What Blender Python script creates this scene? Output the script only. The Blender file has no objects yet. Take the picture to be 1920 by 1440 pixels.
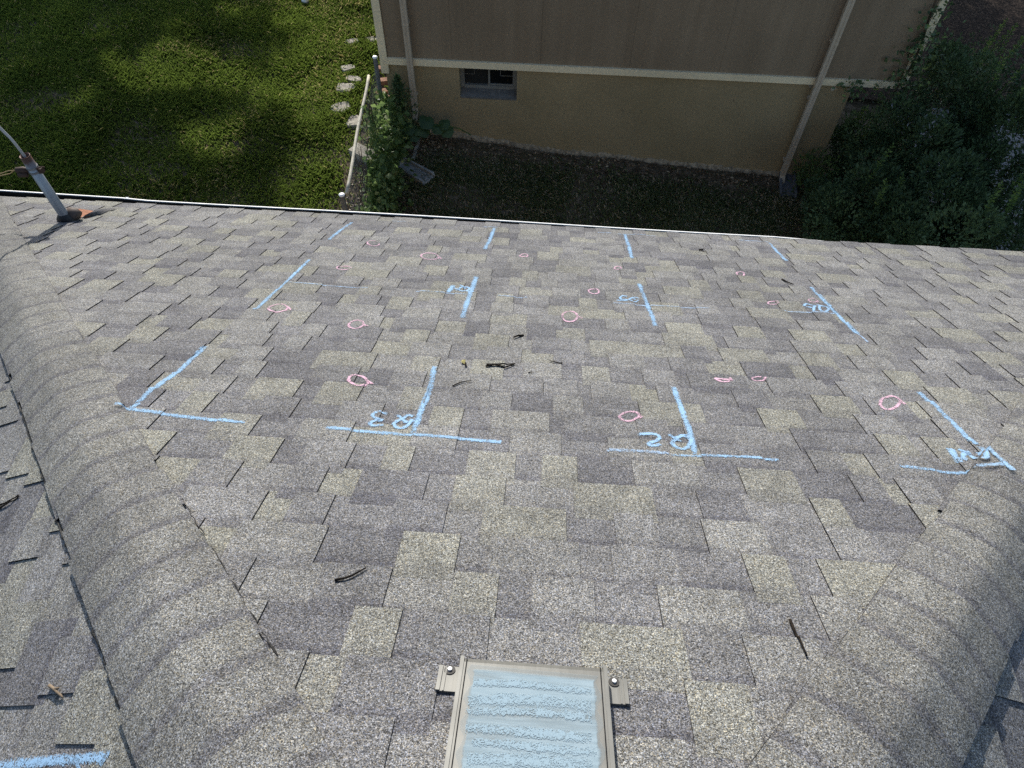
import bpy, math, random
import numpy as np
from mathutils import Matrix, Vector
random.seed(7); rng = np.random.default_rng(11)
scene = bpy.context.scene
col = scene.collection
R_ = math.radians
# ------------------------------------------------------------------ camera
CZ = 7.3                                    # height of the phone above the low ground
PITCH, YAW, ROLL, TH = R_(55.226), R_(3.09), R_(-0.969), R_(29.407)   # TH = roof pitch (about 7 in 12)
FPX = 1331.0                                # focal length in photo pixels (1920 wide)
def _rot():
    cp, sp = math.cos(PITCH), math.sin(PITCH)
    fw = np.array([0, cp, -sp]); rt = np.array([1., 0, 0]); dn = np.array([0, -sp, -cp])
    r2 = math.cos(ROLL)*rt + math.sin(ROLL)*dn; d2 = -math.sin(ROLL)*rt + math.cos(ROLL)*dn
    cy, sy = math.cos(YAW), math.sin(YAW)
    return np.array([[cy, -sy, 0], [sy, cy, 0], [0, 0, 1]]) @ np.stack([r2, d2, fw], 1)
RC = _rot()
CAM = np.array([0, 0, CZ])
cam_data = bpy.data.cameras.new('camera'); cam = bpy.data.objects.new('camera', cam_data); col.objects.link(cam)
m3 = Matrix([[RC[i][0], -RC[i][1], -RC[i][2]] for i in range(3)])
cam.matrix_world = Matrix.Translation(CAM) @ m3.to_4x4()
cam_data.sensor_width = 36; cam_data.lens = FPX/1920*36; cam_data.clip_start = .02; cam_data.clip_end = 900
scene.camera = cam
# ------------------------------------------------------------------ sky, sun, exposure
SUN = np.array([-.240, .875, .420]); SUN = SUN/np.linalg.norm(SUN)
SUN_EL = math.asin(SUN[2])
world = bpy.data.worlds.new('World'); scene.world = world; world.use_nodes = True
wn = world.node_tree; bg = wn.nodes['Background']
sky = wn.nodes.new('ShaderNodeTexSky'); sky.sky_type = 'NISHITA'; sky.sun_disc = False
sky.sun_elevation = SUN_EL; sky.sun_rotation = math.atan2(SUN[0], SUN[1])
wn.links.new(sky.outputs[0], bg.inputs[0]); bg.inputs[1].default_value = 0.15
sl = bpy.data.lights.new('sun', 'SUN'); sl.energy = 4.6; sl.angle = R_(.53); sl.color = (1, .96, .89)
so = bpy.data.objects.new('sun', sl); col.objects.link(so); so.location = (0, 0, 40)
so.rotation_euler = Vector(-SUN).to_track_quat('-Z', 'Y').to_euler()
scene.view_settings.view_transform = 'Standard'; scene.view_settings.look = 'None'
scene.view_settings.exposure = 0.42; scene.view_settings.gamma = 1.0
scene.cycles.use_denoising = False
scene.cycles.max_bounces = 6
# ------------------------------------------------------------------ projections used to place things where they stand
def ray(x, y): return RC @ np.array([x-960, y-720, FPX])
cT, sT = math.cos(TH), math.sin(TH)
S = np.array([0, cT, -sT]); NF = np.array([0, sT, cT]); H0 = 1.1824
def on_front(x, y):
    d = ray(x, y); P = -H0*d/(d @ NF); return P[0], P @ S          # (u, s) on the front slope
def at_z(x, y, z): d = ray(x, y); return CAM + d*(z-CZ)/d[2]
def at_y(x, y, Y): d = ray(x, y); return CAM + d*Y/d[1]
UA, SA = .04, .2
APEX = CAM + np.array([UA, 0, 0]) + SA*S - H0*NF
SL = np.array([-cT, 0, -sT]); NL = np.array([-sT, 0, cT])
SR = np.array([cT, 0, -sT]); NR = np.array([sT, 0, cT])
Xv = np.array([1., 0, 0]); Yv = np.array([0, 1., 0])
def FR(u, s, n=0.): return CAM + u*Xv + s*S + (n-H0)*NF
def LE(u, s, n=0.): return APEX + u*Yv + s*SL + n*NL               # u forward, s down from ridge
def RI(u, s, n=0.): return APEX + u*Yv + s*SR + n*NR
# ------------------------------------------------------------------ object helpers
def wloc(o):
    v = Vector((0, 0, 0))
    while o: v += o.location; o = o.parent
    return v
def tag(o, label=None, cat=None, group=None, kind=None):
    for k, v in (('label', label), ('category', cat), ('group', group), ('kind', kind)):
        if v: o[k] = v
    return o
def thing(name, loc, label, cat, group=None):
    o = bpy.data.objects.new(name, None); col.objects.link(o); o.location = loc; o.empty_display_size = .1
    return tag(o, label, cat, group)
def obj(name, V, F, mats, parent=None, fm=None, smooth=False, attrs=None, uv=None):
    V = np.asarray(V, dtype=np.float64).reshape(-1, 3)
    c = (V.min(0)+V.max(0))/2
    me = bpy.data.meshes.new(name)
    if isinstance(F, np.ndarray):
        k = F.shape[1]; n = len(F)
        me.vertices.add(len(V)); me.vertices.foreach_set('co', (V-c).astype(np.float32).ravel())
        me.loops.add(n*k); me.loops.foreach_set('vertex_index', F.astype(np.int32).ravel())
        me.polygons.add(n); me.polygons.foreach_set('loop_start', np.arange(0, n*k, k, dtype=np.int32))
        me.update(calc_edges=True)
    else:
        me.from_pydata((V-c).tolist(), [], F); me.update()
    for m in (mats if isinstance(mats, (list, tuple)) else [mats]): me.materials.append(m)
    if fm is not None: me.polygons.foreach_set('material_index', np.asarray(fm, dtype=np.int32))
    me.polygons.foreach_set('use_smooth', np.full(len(me.polygons), smooth, dtype=bool))
    for nm, (tp, data) in (attrs or {}).items():
        a = me.attributes.new(nm, tp, 'POINT')
        a.data.foreach_set('color' if tp == 'FLOAT_COLOR' else 'value', np.asarray(data, dtype=np.float32).ravel())
    o = bpy.data.objects.new(name, me); col.objects.link(o)
    o.parent = parent
    o.location = Vector(c) - (wloc(parent) if parent else Vector((0, 0, 0)))
    return o
class MB:                                     # a small mesh collector
    def __init__(s): s.v = []; s.f = []; s.m = []
    def add(s, V, F, mi=0):
        b = len(s.v); s.v += [tuple(map(float, p)) for p in V]; s.f += [tuple(b+i for i in f) for f in F]; s.m += [mi]*len(F); return s
    def hexa(s, P, mi=0):                     # P: 4 bottom, 4 top
        return s.add(P, [(3, 2, 1, 0), (4, 5, 6, 7), (0, 1, 5, 4), (1, 2, 6, 5), (2, 3, 7, 6), (3, 0, 4, 7)], mi)
    def box(s, a, b, mi=0):
        (x0, y0, z0), (x1, y1, z1) = a, b
        return s.hexa([(x0, y0, z0), (x1, y0, z0), (x1, y1, z0), (x0, y1, z0), (x0, y0, z1), (x1, y0, z1), (x1, y1, z1), (x0, y1, z1)], mi)
    def tube(s, pts, rad, n=10, mi=0, cap=True, squash=1.0):
        pts = [np.asarray(p, float) for p in pts]; V = []; F = []
        for i, p in enumerate(pts):
            t = pts[min(i+1, len(pts)-1)]-pts[max(i-1, 0)]; t = t/(np.linalg.norm(t)+1e-9)
            up = np.array([0, 0, 1.]) if abs(t[2]) < .9 else np.array([1., 0, 0])
            a = np.cross(up, t); a /= np.linalg.norm(a); b = np.cross(t, a)
            r = rad[i] if hasattr(rad, '__len__') else rad
            for k in range(n):
                q = 2*math.pi*k/n; V.append(p+r*(math.cos(q)*a+squash*math.sin(q)*b))
        for i in range(len(pts)-1):
            for k in range(n):
                k2 = (k+1) % n; F.append((i*n+k, i*n+k2, (i+1)*n+k2, (i+1)*n+k))
        if cap: F.append(tuple(range(n-1, -1, -1))); F.append(tuple((len(pts)-1)*n+k for k in range(n)))
        return s.add(V, F, mi)
    def build(s, name, mats, parent=None, smooth=False): return obj(name, s.v, s.f, mats, parent, fm=s.m, smooth=smooth)
def vnoise(x, y, sc, seed=0):                 # value noise 0..1 on arrays
    g = np.random.default_rng(seed).random((64, 64)); x = np.asarray(x)*sc; y = np.asarray(y)*sc
    i = np.floor(x).astype(int); j = np.floor(y).astype(int); fx = x-i; fy = y-j
    fx = fx*fx*(3-2*fx); fy = fy*fy*(3-2*fy); w = lambda a, b: g[a % 64, b % 64]
    return (w(i, j)*(1-fx)+w(i+1, j)*fx)*(1-fy)+(w(i, j+1)*(1-fx)+w(i+1, j+1)*fx)*fy
# ------------------------------------------------------------------ materials
class NT:
    def __init__(s, name, rough=.8, spec=.3):
        s.m = bpy.data.materials.new(name); s.m.use_nodes = True; s.t = s.m.node_tree; s.b = s.t.nodes['Principled BSDF']
        s.b.inputs['Roughness'].default_value = rough; s.b.inputs['Specular IOR Level'].default_value = spec
    def n(s, tp, **k):
        x = s.t.nodes.new('ShaderNode'+tp)
        for a, v in k.items(): setattr(x, a, v)
        return x
    def L(s, a, b): s.t.links.new(a, b)
    def val(s, x, sock):
        if hasattr(x, 'is_linked'): s.L(x, sock)
        else: sock.default_value = x if not isinstance(x, tuple) or len(x) == 4 or sock.type == 'VECTOR' else (*x, 1)
    def pos(s): return s.n('NewGeometry').outputs['Position']
    def noise(s, sc, det=3, vec=None, rough=.55, out='Fac'):
        x = s.n('TexNoise'); x.inputs['Scale'].default_value = sc; x.inputs['Detail'].default_value = det; x.inputs['Roughness'].default_value = rough
        s.L(vec or s.pos(), x.inputs['Vector']); return x.outputs[out]
    def voro(s, sc, out='Color', vec=None):
        x = s.n('TexVoronoi'); x.inputs['Scale'].default_value = sc; s.L(vec or s.pos(), x.inputs['Vector']); return x.outputs[out]
    def ramp(s, fac, stops):
        x = s.n('ValToRGB'); e = x.color_ramp.elements
        while len(e) < len(stops): e.new(.5)
        for q, (p, c) in zip(e, stops): q.position = p; q.color = (*c, 1) if isinstance(c, tuple) else (c, c, c, 1)
        s.L(fac, x.inputs[0]); return x.outputs[0]
    def math(s, op, a, b=0., clamp=False):
        x = s.n('Math', operation=op, use_clamp=clamp); s.val(a, x.inputs[0]); s.val(b, x.inputs[1]); return x.outputs[0]
    def mix(s, f, a, b, mode='MIX'):
        x = s.n('Mix', data_type='RGBA', blend_type=mode); s.val(f, x.inputs[0]); s.val(a, x.inputs[6]); s.val(b, x.inputs[7]); return x.outputs[2]
    def attr(s, nm, out='Color'): return s.n('Attribute', attribute_name=nm).outputs[out]
    def sep(s, c): return s.n('SeparateColor'), c
    def rgb(s, c):
        x = s.n('SeparateColor'); s.L(c, x.inputs[0]); return x.outputs
    def bump(s, h, strength=.5, dist=.01):
        x = s.n('Bump'); x.inputs['Strength'].default_value = strength; x.inputs['Distance'].default_value = dist
        s.L(h, x.inputs['Height']); s.L(x.outputs[0], s.b.inputs['Normal'])
    def base(s, c): s.val(c, s.b.inputs['Base Color']); return s
def plain(name, c, rough=.7, spec=.3, var=.15, sc=6., metal=0., bump=0., bsc=60.):
    t = NT(name, rough, spec); n1 = t.noise(sc, 4)
    f = t.ramp(n1, [(.25, 1-var*2), (.75, 1+var)])
    t.base(t.mix(1., (*c, 1), f, 'MULTIPLY')); t.b.inputs['Metallic'].default_value = metal
    if bump: t.bump(t.noise(bsc, 4), bump, .01)
    return t.m
def granules(name, objrand=False):
    """asphalt shingle: mineral granules in blends of tan, grey and blue-grey; attribute tone = (tan, dark, v, band)"""
    t = NT(name, .92, .18)
    if objrand:
        r = t.n('ObjectInfo').outputs['Random']
        tan = t.math('MULTIPLY_ADD', r, .2); t.t.nodes[-1].inputs[2].default_value = .70
        dark = t.math('MULTIPLY', t.math('FRACT', t.math('MULTIPLY', r, 7.13)), .22)
        dark = t.math('ADD', dark, .30)
        a = t.n('Attribute', attribute_name='tone'); rgb = t.rgb(a.outputs['Color']); vv = rgb[2]; band = t.math('ADD', .80, 0.)
    else:
        a = t.n('Attribute', attribute_name='tone'); rgb = t.rgb(a.outputs['Color']); tan, dark, vv = rgb[0], rgb[1], rgb[2]; band = a.outputs['Alpha']
    c = t.mix(tan, (.180, .178, .176), (.197, .194, .166))
    c = t.mix(dark, c, (.100, .099, .105))
    big = t.noise(14., 4); pat = t.noise(2.2, 3)
    # printed shade band across the upper part of a tab
    wob = t.math('ADD', vv, t.math('MULTIPLY', t.math('SUBTRACT', big, .5), .35 if not objrand else .30))
    b = t.ramp(wob, [(.08, 1.), (.22, 0.)]) if not objrand else t.ramp(wob, [(.17, 1.), (.33, 0.)])
    c = t.mix(t.math('MULTIPLY', t.math('MULTIPLY', b, band), .72), c, (.085, .084, .094))
    g = t.rgb(t.voro(540.)); g2 = t.rgb(t.voro(240.))
    m1 = t.ramp(g[0], [(0, .12), (.22, .44), (.55, 1.0), (.82, 1.42), (1., 2.5)])
    m2 = t.ramp(g2[0], [(0, .74), (.5, 1.), (1., 1.28)])
    c = t.mix(1., c, m1, 'MULTIPLY'); c = t.mix(1., c, m2, 'MULTIPLY')
    tint = t.ramp(g[1], [(.0, (1.22, 1.04, .74)), (.3, (1., 1., 1.)), (.7, (1., 1., 1.02)), (1., (.82, .93, 1.2))])
    c = t.mix(.8, c, tint, 'MULTIPLY')
    c = t.mix(1., c, t.ramp(pat, [(.3, .84), (.7, 1.12)]), 'MULTIPLY')
    c = t.mix(1., c, t.ramp(big, [(.25, .84), (.75, 1.14)]), 'MULTIPLY')
    t.base(c); t.bump(t.math('ADD', g[2], t.math('MULTIPLY', g2[2], .6)), .14 if objrand else .28, .0020)
    return t.m
M_SH = granules('shingle granules'); M_CAP = granules('cap granules', True)
M_EDGE = plain('cut asphalt edge', (.010, .010, .011), .85, .2)
M_TAR = plain('black roofing sealant', (.012, .011, .010), .6, .4, bump=.6, bsc=150)
def chalk(name, c, dens):
    t = NT(name, .95, .1); t.base(t.mix(t.noise(40., 3), (*[x*.86 for x in c], 1), (*c, 1)))
    a = t.n('Attribute', attribute_name='edge')
    g = t.rgb(t.voro(470.)); g2 = t.noise(75., 4); g3 = t.noise(9., 2)
    f = t.math('ADD', t.math('MULTIPLY', a.outputs['Fac'], dens), t.math('MULTIPLY', t.math('SUBTRACT', g[2], .5), 1.05))
    f = t.math('ADD', f, t.math('MULTIPLY', t.math('SUBTRACT', g2, .5), 1.5)); f = t.math('ADD', f, t.math('MULTIPLY', t.math('SUBTRACT', g3, .5), 1.25))
    al = t.ramp(f, [(.26, 0.), (.70, .92)])
    t.L(al, t.b.inputs['Alpha']); return t.m
M_BLUE = chalk('blue chalk', (.30, .48, .68), .78)
M_BLUEF = chalk('faint blue chalk', (.36, .49, .66), .60)
M_LETTER = chalk('blue chalk lettering', (.31, .49, .69), .98)
M_PINK = chalk('pink chalk', (.70, .45, .55), .74)
M_WHITE = plain('white painted aluminium', (.88, .88, .86), .4, .4, .04)
M_GUTIN = plain('gutter inside in trough shade', (.045, .042, .038), .8, .2, .3, 12)  # shade inside the gutter trough is put into this near-black colour
M_SIDING = None
def wallmat(name, c1, c2, vert=False, spots=0.):
    t = NT(name, .85, .2); P = t.pos()
    mp = t.n('Mapping'); mp.inputs['Scale'].default_value = (1, 1, .08) if vert else (1, 1, 1); t.L(P, mp.inputs[0])
    n1 = t.noise(7. if vert else 1.6, 5, mp.outputs[0]); n2 = t.noise(30., 4); n3 = t.noise(.7, 3)
    c = t.mix(t.ramp(n1, [(.3, 0.), (.7, 1.)]), (*c1, 1), (*c2, 1))
    c = t.mix(1., c, t.ramp(n3, [(.3, .88), (.7, 1.08)]), 'MULTIPLY')
    c = t.mix(1., c, t.ramp(n2, [(.3, .9), (.7, 1.08)]), 'MULTIPLY')
    if spots:
        c = t.mix(t.ramp(t.noise(11., 2), [(.22, .5), (.28, 0.)]), c, (.12, .10, .07, 1))
    t.base(c); t.bump(t.noise(220. if not vert else 60., 3, None if not vert else mp.outputs[0]), .25, .004)
    return t.m
M_SIDE = wallmat('brown painted plywood siding', (.205, .155, .104), (.245, .188, .128), True)
M_FOUND = wallmat('olive painted foundation', (.265, .208, .118), (.305, .238, .140), False, 1.)
M_TRIM = wallmat('beige trim paint', (.70, .60, .41), (.74, .635, .435))
M_TRIM2 = wallmat('beige downspout paint', (.40, .335, .25), (.44, .37, .285))
M_CRUST = plain('crumbled footing', (.33, .27, .19), .95, .1, .35, 22, bump=.8, bsc=50)
M_CONC = plain('grey concrete', (.30, .30, .29), .9, .2, .2, 9, bump=.4, bsc=120)
M_STONE = plain('pale flat stone', (.42, .38, .31), .9, .2, .25, 8, bump=.6, bsc=60)
M_BRICK = plain('old red brick', (.36, .20, .13), .9, .2, .3, 18, bump=.5, bsc=90)
M_GLASS = NT('dark window glass', .06, .5); M_GLASS.base((.008, .009, .010, 1)); M_GLASS = M_GLASS.m
M_SCREEN = plain('insect screen over glass', (.020, .021, .021), .75, .2, .1)
M_WFRAME = plain('grey aluminium frame', (.20, .20, .185), .5, .4, .1)
M_SILL = plain('grey painted sill', (.15, .145, .135), .8, .3, .2, 14)
M_VENT = NT('weathered grey vent metal', .5, .4)
def _vent():
    t = M_VENT; mp = t.n('Mapping'); mp.inputs['Scale'].default_value = (1, .05, .05); t.L(t.pos(), mp.inputs[0])
    n = t.noise(240., 3, mp.outputs[0]); n2 = t.noise(9., 4)
    c = t.mix(t.ramp(n, [(.3, 0.), (.7, 1.)]), (.125, .124, .112, 1), (.150, .149, .136, 1))
    c = t.mix(1., c, t.ramp(n2, [(.25, .7), (.6, 1.05)]), 'MULTIPLY'); t.base(c); t.b.inputs['Metallic'].default_value = .15
    return t.m
M_VENT = _vent()
def _rub():
    t = NT('rubbed blue chalk', .9, .1); a = t.n('Attribute', attribute_name='edge')
    mp = t.n('Mapping'); mp.inputs['Scale'].default_value = (.5, 4.6, 4.6); mp.inputs['Rotation'].default_value = (0, 0, R_(-4)); t.L(t.pos(), mp.inputs[0])
    n = t.noise(5., 4, mp.outputs[0]); n2 = t.noise(26., 3, mp.outputs[0]); n3 = t.noise(1.6, 2, mp.outputs[0])
    t.base(t.mix(n2, (.20, .28, .325, 1), (.33, .405, .445, 1)))
    f = t.math('ADD', t.math('MULTIPLY', n, .95), t.math('MULTIPLY', n2, .4)); f = t.math('ADD', f, t.math('MULTIPLY', n3, .5))
    f = t.math('ADD', f, t.math('MULTIPLY', t.math('SUBTRACT', a.outputs['Fac'], 1.), .9))
    f = t.math('MULTIPLY', f, .8); t.L(t.ramp(f, [(.46, .15), (.62, .55), (.82, .85)]), t.b.inputs['Alpha']); return t.m
M_RUB = _rub()
M_STROKE = chalk('blue chalk stroke on metal', (.27, .36, .415), .82)
M_RUBBER = plain('black rubber boot', (.018, .018, .018), .55, .4, .2)
M_SCREWD = plain('dark screw washer', (.03, .028, .026), .6, .3)
M_SCREWW = plain('white screw head', (.85, .85, .84), .4, .4, .02)
def _mast():
    t = NT('galvanised mast with rusty top', .42, .5); z = t.n('SeparateXYZ'); t.L(t.pos(), z.inputs[0])
    n = t.noise(28., 4)
    f = t.math('ADD', z.outputs['Z'], t.math('MULTIPLY', t.math('SUBTRACT', n, .5), .09))
    k = t.n('MapRange'); t.L(f, k.inputs[0]); k.inputs[1].default_value = MAST_TOP-.10; k.inputs[2].default_value = MAST_TOP-.03
    c = t.mix(n, (.22, .245, .275, 1), (.30, .325, .35, 1)); c = t.mix(k.outputs[0], c, (.085, .035, .018, 1)); t.base(c)
    t.b.inputs['Metallic'].default_value = .35; return t.m
M_RUST = plain('rust red flashing', (.29, .125, .07), .85, .2, .3, 25)
M_BROWN = plain('rusty bracket', (.06, .032, .022), .7, .3, .3, 30)
M_WIRE = plain('yellowed wire', (.28, .19, .08), .6, .3)
M_CABLE = plain('grey cable', (.36, .37, .38), .5, .4)
M_TWIG = plain('dark dry twig', (.022, .017, .013), .9, .1, .4, 60)
M_TWIGP = plain('pale dry twig', (.22, .17, .12), .9, .1, .3, 60)
M_DRY = plain('dry yellow leaf', (.34, .30, .12), .8, .2, .2, 60)
M_PIPEW = plain('pale weathered fence rail', (.50, .46, .36), .7, .3, .25, 14)
M_GALV = plain('grey galvanised post', (.16, .16, .16), .55, .4, .2, 14)
M_BALL = plain('white plastic ball', (.8, .82, .84), .5, .4, .02)
M_BARK = plain('tree bark', (.09, .07, .05), .95, .1, .4, 5, bump=.8, bsc=20)
def leafmat(name, lo, hi, trans=.25, yellow=None):
    t = NT(name, .5, .35); r = t.attr('rnd', 'Fac')
    st = [(0, lo), (.85, hi)] + ([(.97, yellow)] if yellow else [])
    c = t.ramp(r, st); t.base(c)
    tr = t.n('BsdfTranslucent'); t.L(c, tr.inputs[0]); mx = t.n('MixShader'); mx.inputs[0].default_value = trans
    out = [x for x in t.t.nodes if x.type == 'OUTPUT_MATERIAL'][0]
    t.L(t.b.outputs[0], mx.inputs[1]); t.L(tr.outputs[0], mx.inputs[2]); t.L(mx.outputs[0], out.inputs[0]); return t.m
M_GRASS = leafmat('lawn grass', (.060, .092, .020), (.205, .280, .050), .60, (.38, .34, .15))
M_GRASS2 = leafmat('thin shaded grass', (.085, .115, .048), (.160, .195, .085), .3, (.40, .34, .23))
M_IVY = leafmat('ivy leaves', (.07, .13, .035), (.20, .28, .10), .5, (.30, .34, .14))
M_PRIV = leafmat('dark privet leaves', (.035, .070, .030), (.115, .175, .075), .25, (.22, .30, .09))
M_SHOOT = leafmat('fresh green shoots', (.07, .13, .03), (.15, .22, .05), .3)
M_TREE = leafmat('tree leaves', (.04, .08, .02), (.08, .13, .03), .25)
M_BIG = leafmat('broad vine leaves', (.035, .075, .028), (.06, .11, .04), .2)
M_LITTER = leafmat('dry leaf litter', (.07, .045, .03), (.22, .16, .10), .0, (.42, .33, .22))
# ------------------------------------------------------------------ ground
XG = [-60, -6, -2.6, -1.376, -.229, 3.68, 4.4, 7, 60]
ZG = [-6.3, -6.60, -6.65, -6.76, -6.93, -7.185, -7.29, -7.42, -7.9]
def zg(x, y=9.2): return CZ + np.interp(x, XG, ZG)
def ground_sheet():
    xs = np.unique(np.concatenate([[-300, -80, -30, -16], np.arange(-12, 12.01, .25), [16, 30, 80, 300]]))
    ys = np.unique(np.concatenate([[-300, -80, -20, 0, 4], np.arange(6, 17.01, .25), [20, 30, 60, 150, 400]]))
    X, Y = np.meshgrid(xs, ys); Z = zg(X, Y) + (vnoise(X, Y, .9, 3)-.5)*.05 + (vnoise(X, Y, 2.7, 4)-.5)*.025
    nx = len(xs); i = np.arange((len(ys)-1)*(nx-1)); a = (i//(nx-1))*nx + i % (nx-1)
    F = np.stack([a, a+1, a+nx+1, a+nx], 1)
    t = NT('soil with thin grass', .95, .1)
    n = t.noise(1.1, 5); n2 = t.noise(9., 5); n3 = t.noise(60., 4)
    c = t.mix(t.ramp(n, [(.35, 0.), (.65, 1.)]), (.085, .064, .042, 1), (.11, .09, .052, 1))
    c = t.mix(t.ramp(n2, [(.45, 0.), (.62, .8)]), c, (.20, .155, .11, 1)); c = t.mix(1., c, t.ramp(n3, [(.3, .55), (.7, 1.35)]), 'MULTIPLY')
    t.base(c); t.bump(n3, .8, .03)
    o = obj('ground', np.stack([X, Y, Z], -1).reshape(-1, 3), F, t.m, smooth=True); tag(o, kind='structure')
ground_sheet()
def zsurf(x, y): return zg(x, y) + (vnoise(x, y, .9, 3)-.5)*.05 + (vnoise(x, y, 2.7, 4)-.5)*.025
def driveway():
    b = MB(); nx, ny = 14, 22
    xs = np.linspace(5.9, 11.5, nx); ys = np.linspace(3, 11.6, ny); V = [(x, y, zsurf(x, y)*.0+zg(x)+.05) for y in ys for x in xs]
    F = [(j*nx+i, j*nx+i+1, (j+1)*nx+i+1, (j+1)*nx+i) for j in range(ny-1) for i in range(nx-1)]
    b.add(V, F); t = NT('grey concrete drive', .9, .2); n = t.noise(1.4, 5); n2 = t.noise(70., 3)
    c = t.mix(n, (.16, .16, .165, 1), (.24, .24, .245, 1)); t.base(t.mix(1., c, t.ramp(n2, [(.3, .85), (.7, 1.1)]), 'MULTIPLY'))
    tag(b.build('driveway', t.m), kind='structure')
driveway()
def mulch():
    b = MB(); nx, ny = 12, 12; xs = np.linspace(4.9, 11.8, nx); ys = np.linspace(11.5, 17.5, ny); V = [(x, y, zg(x)+.075+.02*math.sin(3*x+2*y)) for y in ys for x in xs]
    b.add(V, [(j*nx+i, j*nx+i+1, (j+1)*nx+i+1, (j+1)*nx+i) for j in range(ny-1) for i in range(nx-1)])
    t = NT('dark bark mulch', .95, .1); v = t.rgb(t.voro(38.)); t.base(t.ramp(v[0], [(0, (.012, .009, .008)), (.7, (.035, .024, .018)), (1., (.10, .07, .05))])); t.bump(v[1], .9, .03)
    tag(b.build('mulch_bed', t.m, smooth=True), kind='structure')
mulch()
# ------------------------------------------------------------------ our house and its roof
house = thing('house', (0, -2, CZ-7.2), 'near house whose grey shingled hip roof fills the foreground', 'house')
EAVE = 5.035                                   # s of the front eave
EXPO = .1415; WEDGE = .0038
SL_LEN = EAVE-SA
def hiplim(s): return (s-SA)*cT
def deck(name, P, pts):
    b = MB(); V = [P(u, s, -.004) for u, s in pts] + [P(u, s, -.03) for u, s in pts]; n = len(pts)
    b.add(V, [tuple(range(n)), tuple(range(2*n-1, n-1, -1))]+[(i, i+n, (i+1) % n+n, (i+1) % n) for i in range(n)])
    return b.build(name, M_EDGE, house)
front = deck('roof_slope', FR, [(UA, SA), (UA-hiplim(EAVE-.03), EAVE-.03), (UA+hiplim(EAVE-.03), EAVE-.03)])
left = deck('roof_slope', LE, [(0, 0), (-3.2, 0), (-3.2, SL_LEN), (SL_LEN*cT, SL_LEN)])
right = deck('roof_slope', RI, [(0, 0), (SL_LEN*cT, SL_LEN), (-3.2, SL_LEN), (-3.2, 0)])
tag(front, 'front roof slope with chalk grid, blue numbers and pink circles')
tag(left, 'roof slope falling away to the left of the left hip'); tag(right, 'roof slope falling away to the right of the right hip')
pieces = []                                    # (plane, verts, tone, area)
surf_tab = {}
def lay(key, P, smax, u0f, u1f, seed, smin):
    rnd = random.Random(seed); k = 0; tab = []; prev = []
    while True:
        sb = smax-k*EXPO; st = sb-EXPO
        if sb < smin: break
        u = u0f(sb)-rnd.random()*.3; tooth = rnd.random() < .5; row = []; last = None; cur = []
        while u < u1f(sb):
            w = rnd.choice([.09, .11, .13, .15, .17, .20, .23] if tooth else [.05, .08, .10, .13, .15, .17, .2])
            ua, ub = u, u+w; u = ub
            um = (ua+ub)/2; above = next((c for x0, x1, c in prev if x0 <= um <= x1), None)
            for _ in range(3):
                cls = rnd.choices('tgmd', (.27, .38, .24, .11) if tooth else (.17, .23, .30, .30))[0]
                if cls != last and not (cls in 'td' and cls == above): break
            last = cls; cur.append((ua, ub, cls)); U = rnd.uniform
            tan, dark, band = {'t': (U(.75, 1), U(0, .10), .30), 'g': (U(.1, .45), U(0, .22), .55), 'm': (U(0, .3), U(.32, .52), .8), 'd': (U(0, .15), U(.5, .78), .9)}[cls]
            th = .0062 if tooth else .0015
            row.append((ua, ub, th))
            e = rnd.uniform(-.002, .002); up = .03; g = .0008 if tooth else -.001
            jt = [rnd.uniform(-.0012, .0012) for _ in range(4)]
            quad = []
            for (uu, ss, nn) in ((ua+g+jt[0], sb+e, WEDGE+th), (ub-g+jt[1], sb+e, WEDGE+th), (ub-g+jt[2], st-up, .0005), (ua+g+jt[3], st-up, .0005)):
                lo, hi = u0f(ss), u1f(ss); quad.append((min(max(uu, lo), hi), ss, nn))
            if quad[1][0]-quad[0][0] < .012: continue
            if quad[2][0]-quad[3][0] < .004:
                m_ = (quad[2][0]+quad[3][0])/2; quad[2] = (m_+.002, *quad[2][1:]); quad[3] = (m_-.002, *quad[3][1:])
            fac = EXPO/(EXPO+up)
            qm = [(quad[0][0]*(1-fac)+quad[3][0]*fac, st, .0005+(WEDGE-.0005+th)*(1-fac)), (quad[1][0]*(1-fac)+quad[2][0]*fac, st, .0005+(WEDGE-.0005+th)*(1-fac))]
            if tooth:
                tops = [(quad[0][0], quad[0][1], WEDGE+th), (quad[1][0], quad[1][1], WEDGE+th), (quad[2][0], quad[2][1], .0005+th*.7), (quad[3][0], quad[3][1], .0005+th*.7)]
            else: tops = quad
            V = [P(a, b, n-.006-(th if tooth else 0.)*.9) for a, b, n in tops]+[P(a, b, n) for a, b, n in tops]
            area_pts = [V[4], V[5], V[6], V[7]]
            vv = [1, 1, -.25, -.25]*2
            tone = [(tan, dark, x, band) for x in vv]
            pieces.append((key, V, tone, screen_area(area_pts)))
            tooth = not tooth
        tab.append((sb, st, row)); prev = cur; k += 1
    surf_tab[key] = tab
def project(p):
    q = RC.T @ (np.asarray(p)-CAM)
    return None if q[2] < .05 else (960+FPX*q[0]/q[2], 720+FPX*q[1]/q[2])
def screen_area(pts):
    q = [project(p) for p in pts]
    if any(a is None for a in q): return 0.
    if max(a[0] for a in q) < 0 or min(a[0] for a in q) > 1920 or max(a[1] for a in q) < 0 or min(a[1] for a in q) > 1440: return 0.
    x = [min(max(a[0], 0), 1920) for a in q]; y = [min(max(a[1], 0), 1440) for a in q]
    return abs(sum(x[i]*y[(i+1) % 4]-x[(i+1) % 4]*y[i] for i in range(4)))/2
lay('f', FR, EAVE, lambda s: UA-max(hiplim(s), 0)+.004, lambda s: UA+max(hiplim(s), 0)-.004, 5, SA+.12)
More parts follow.
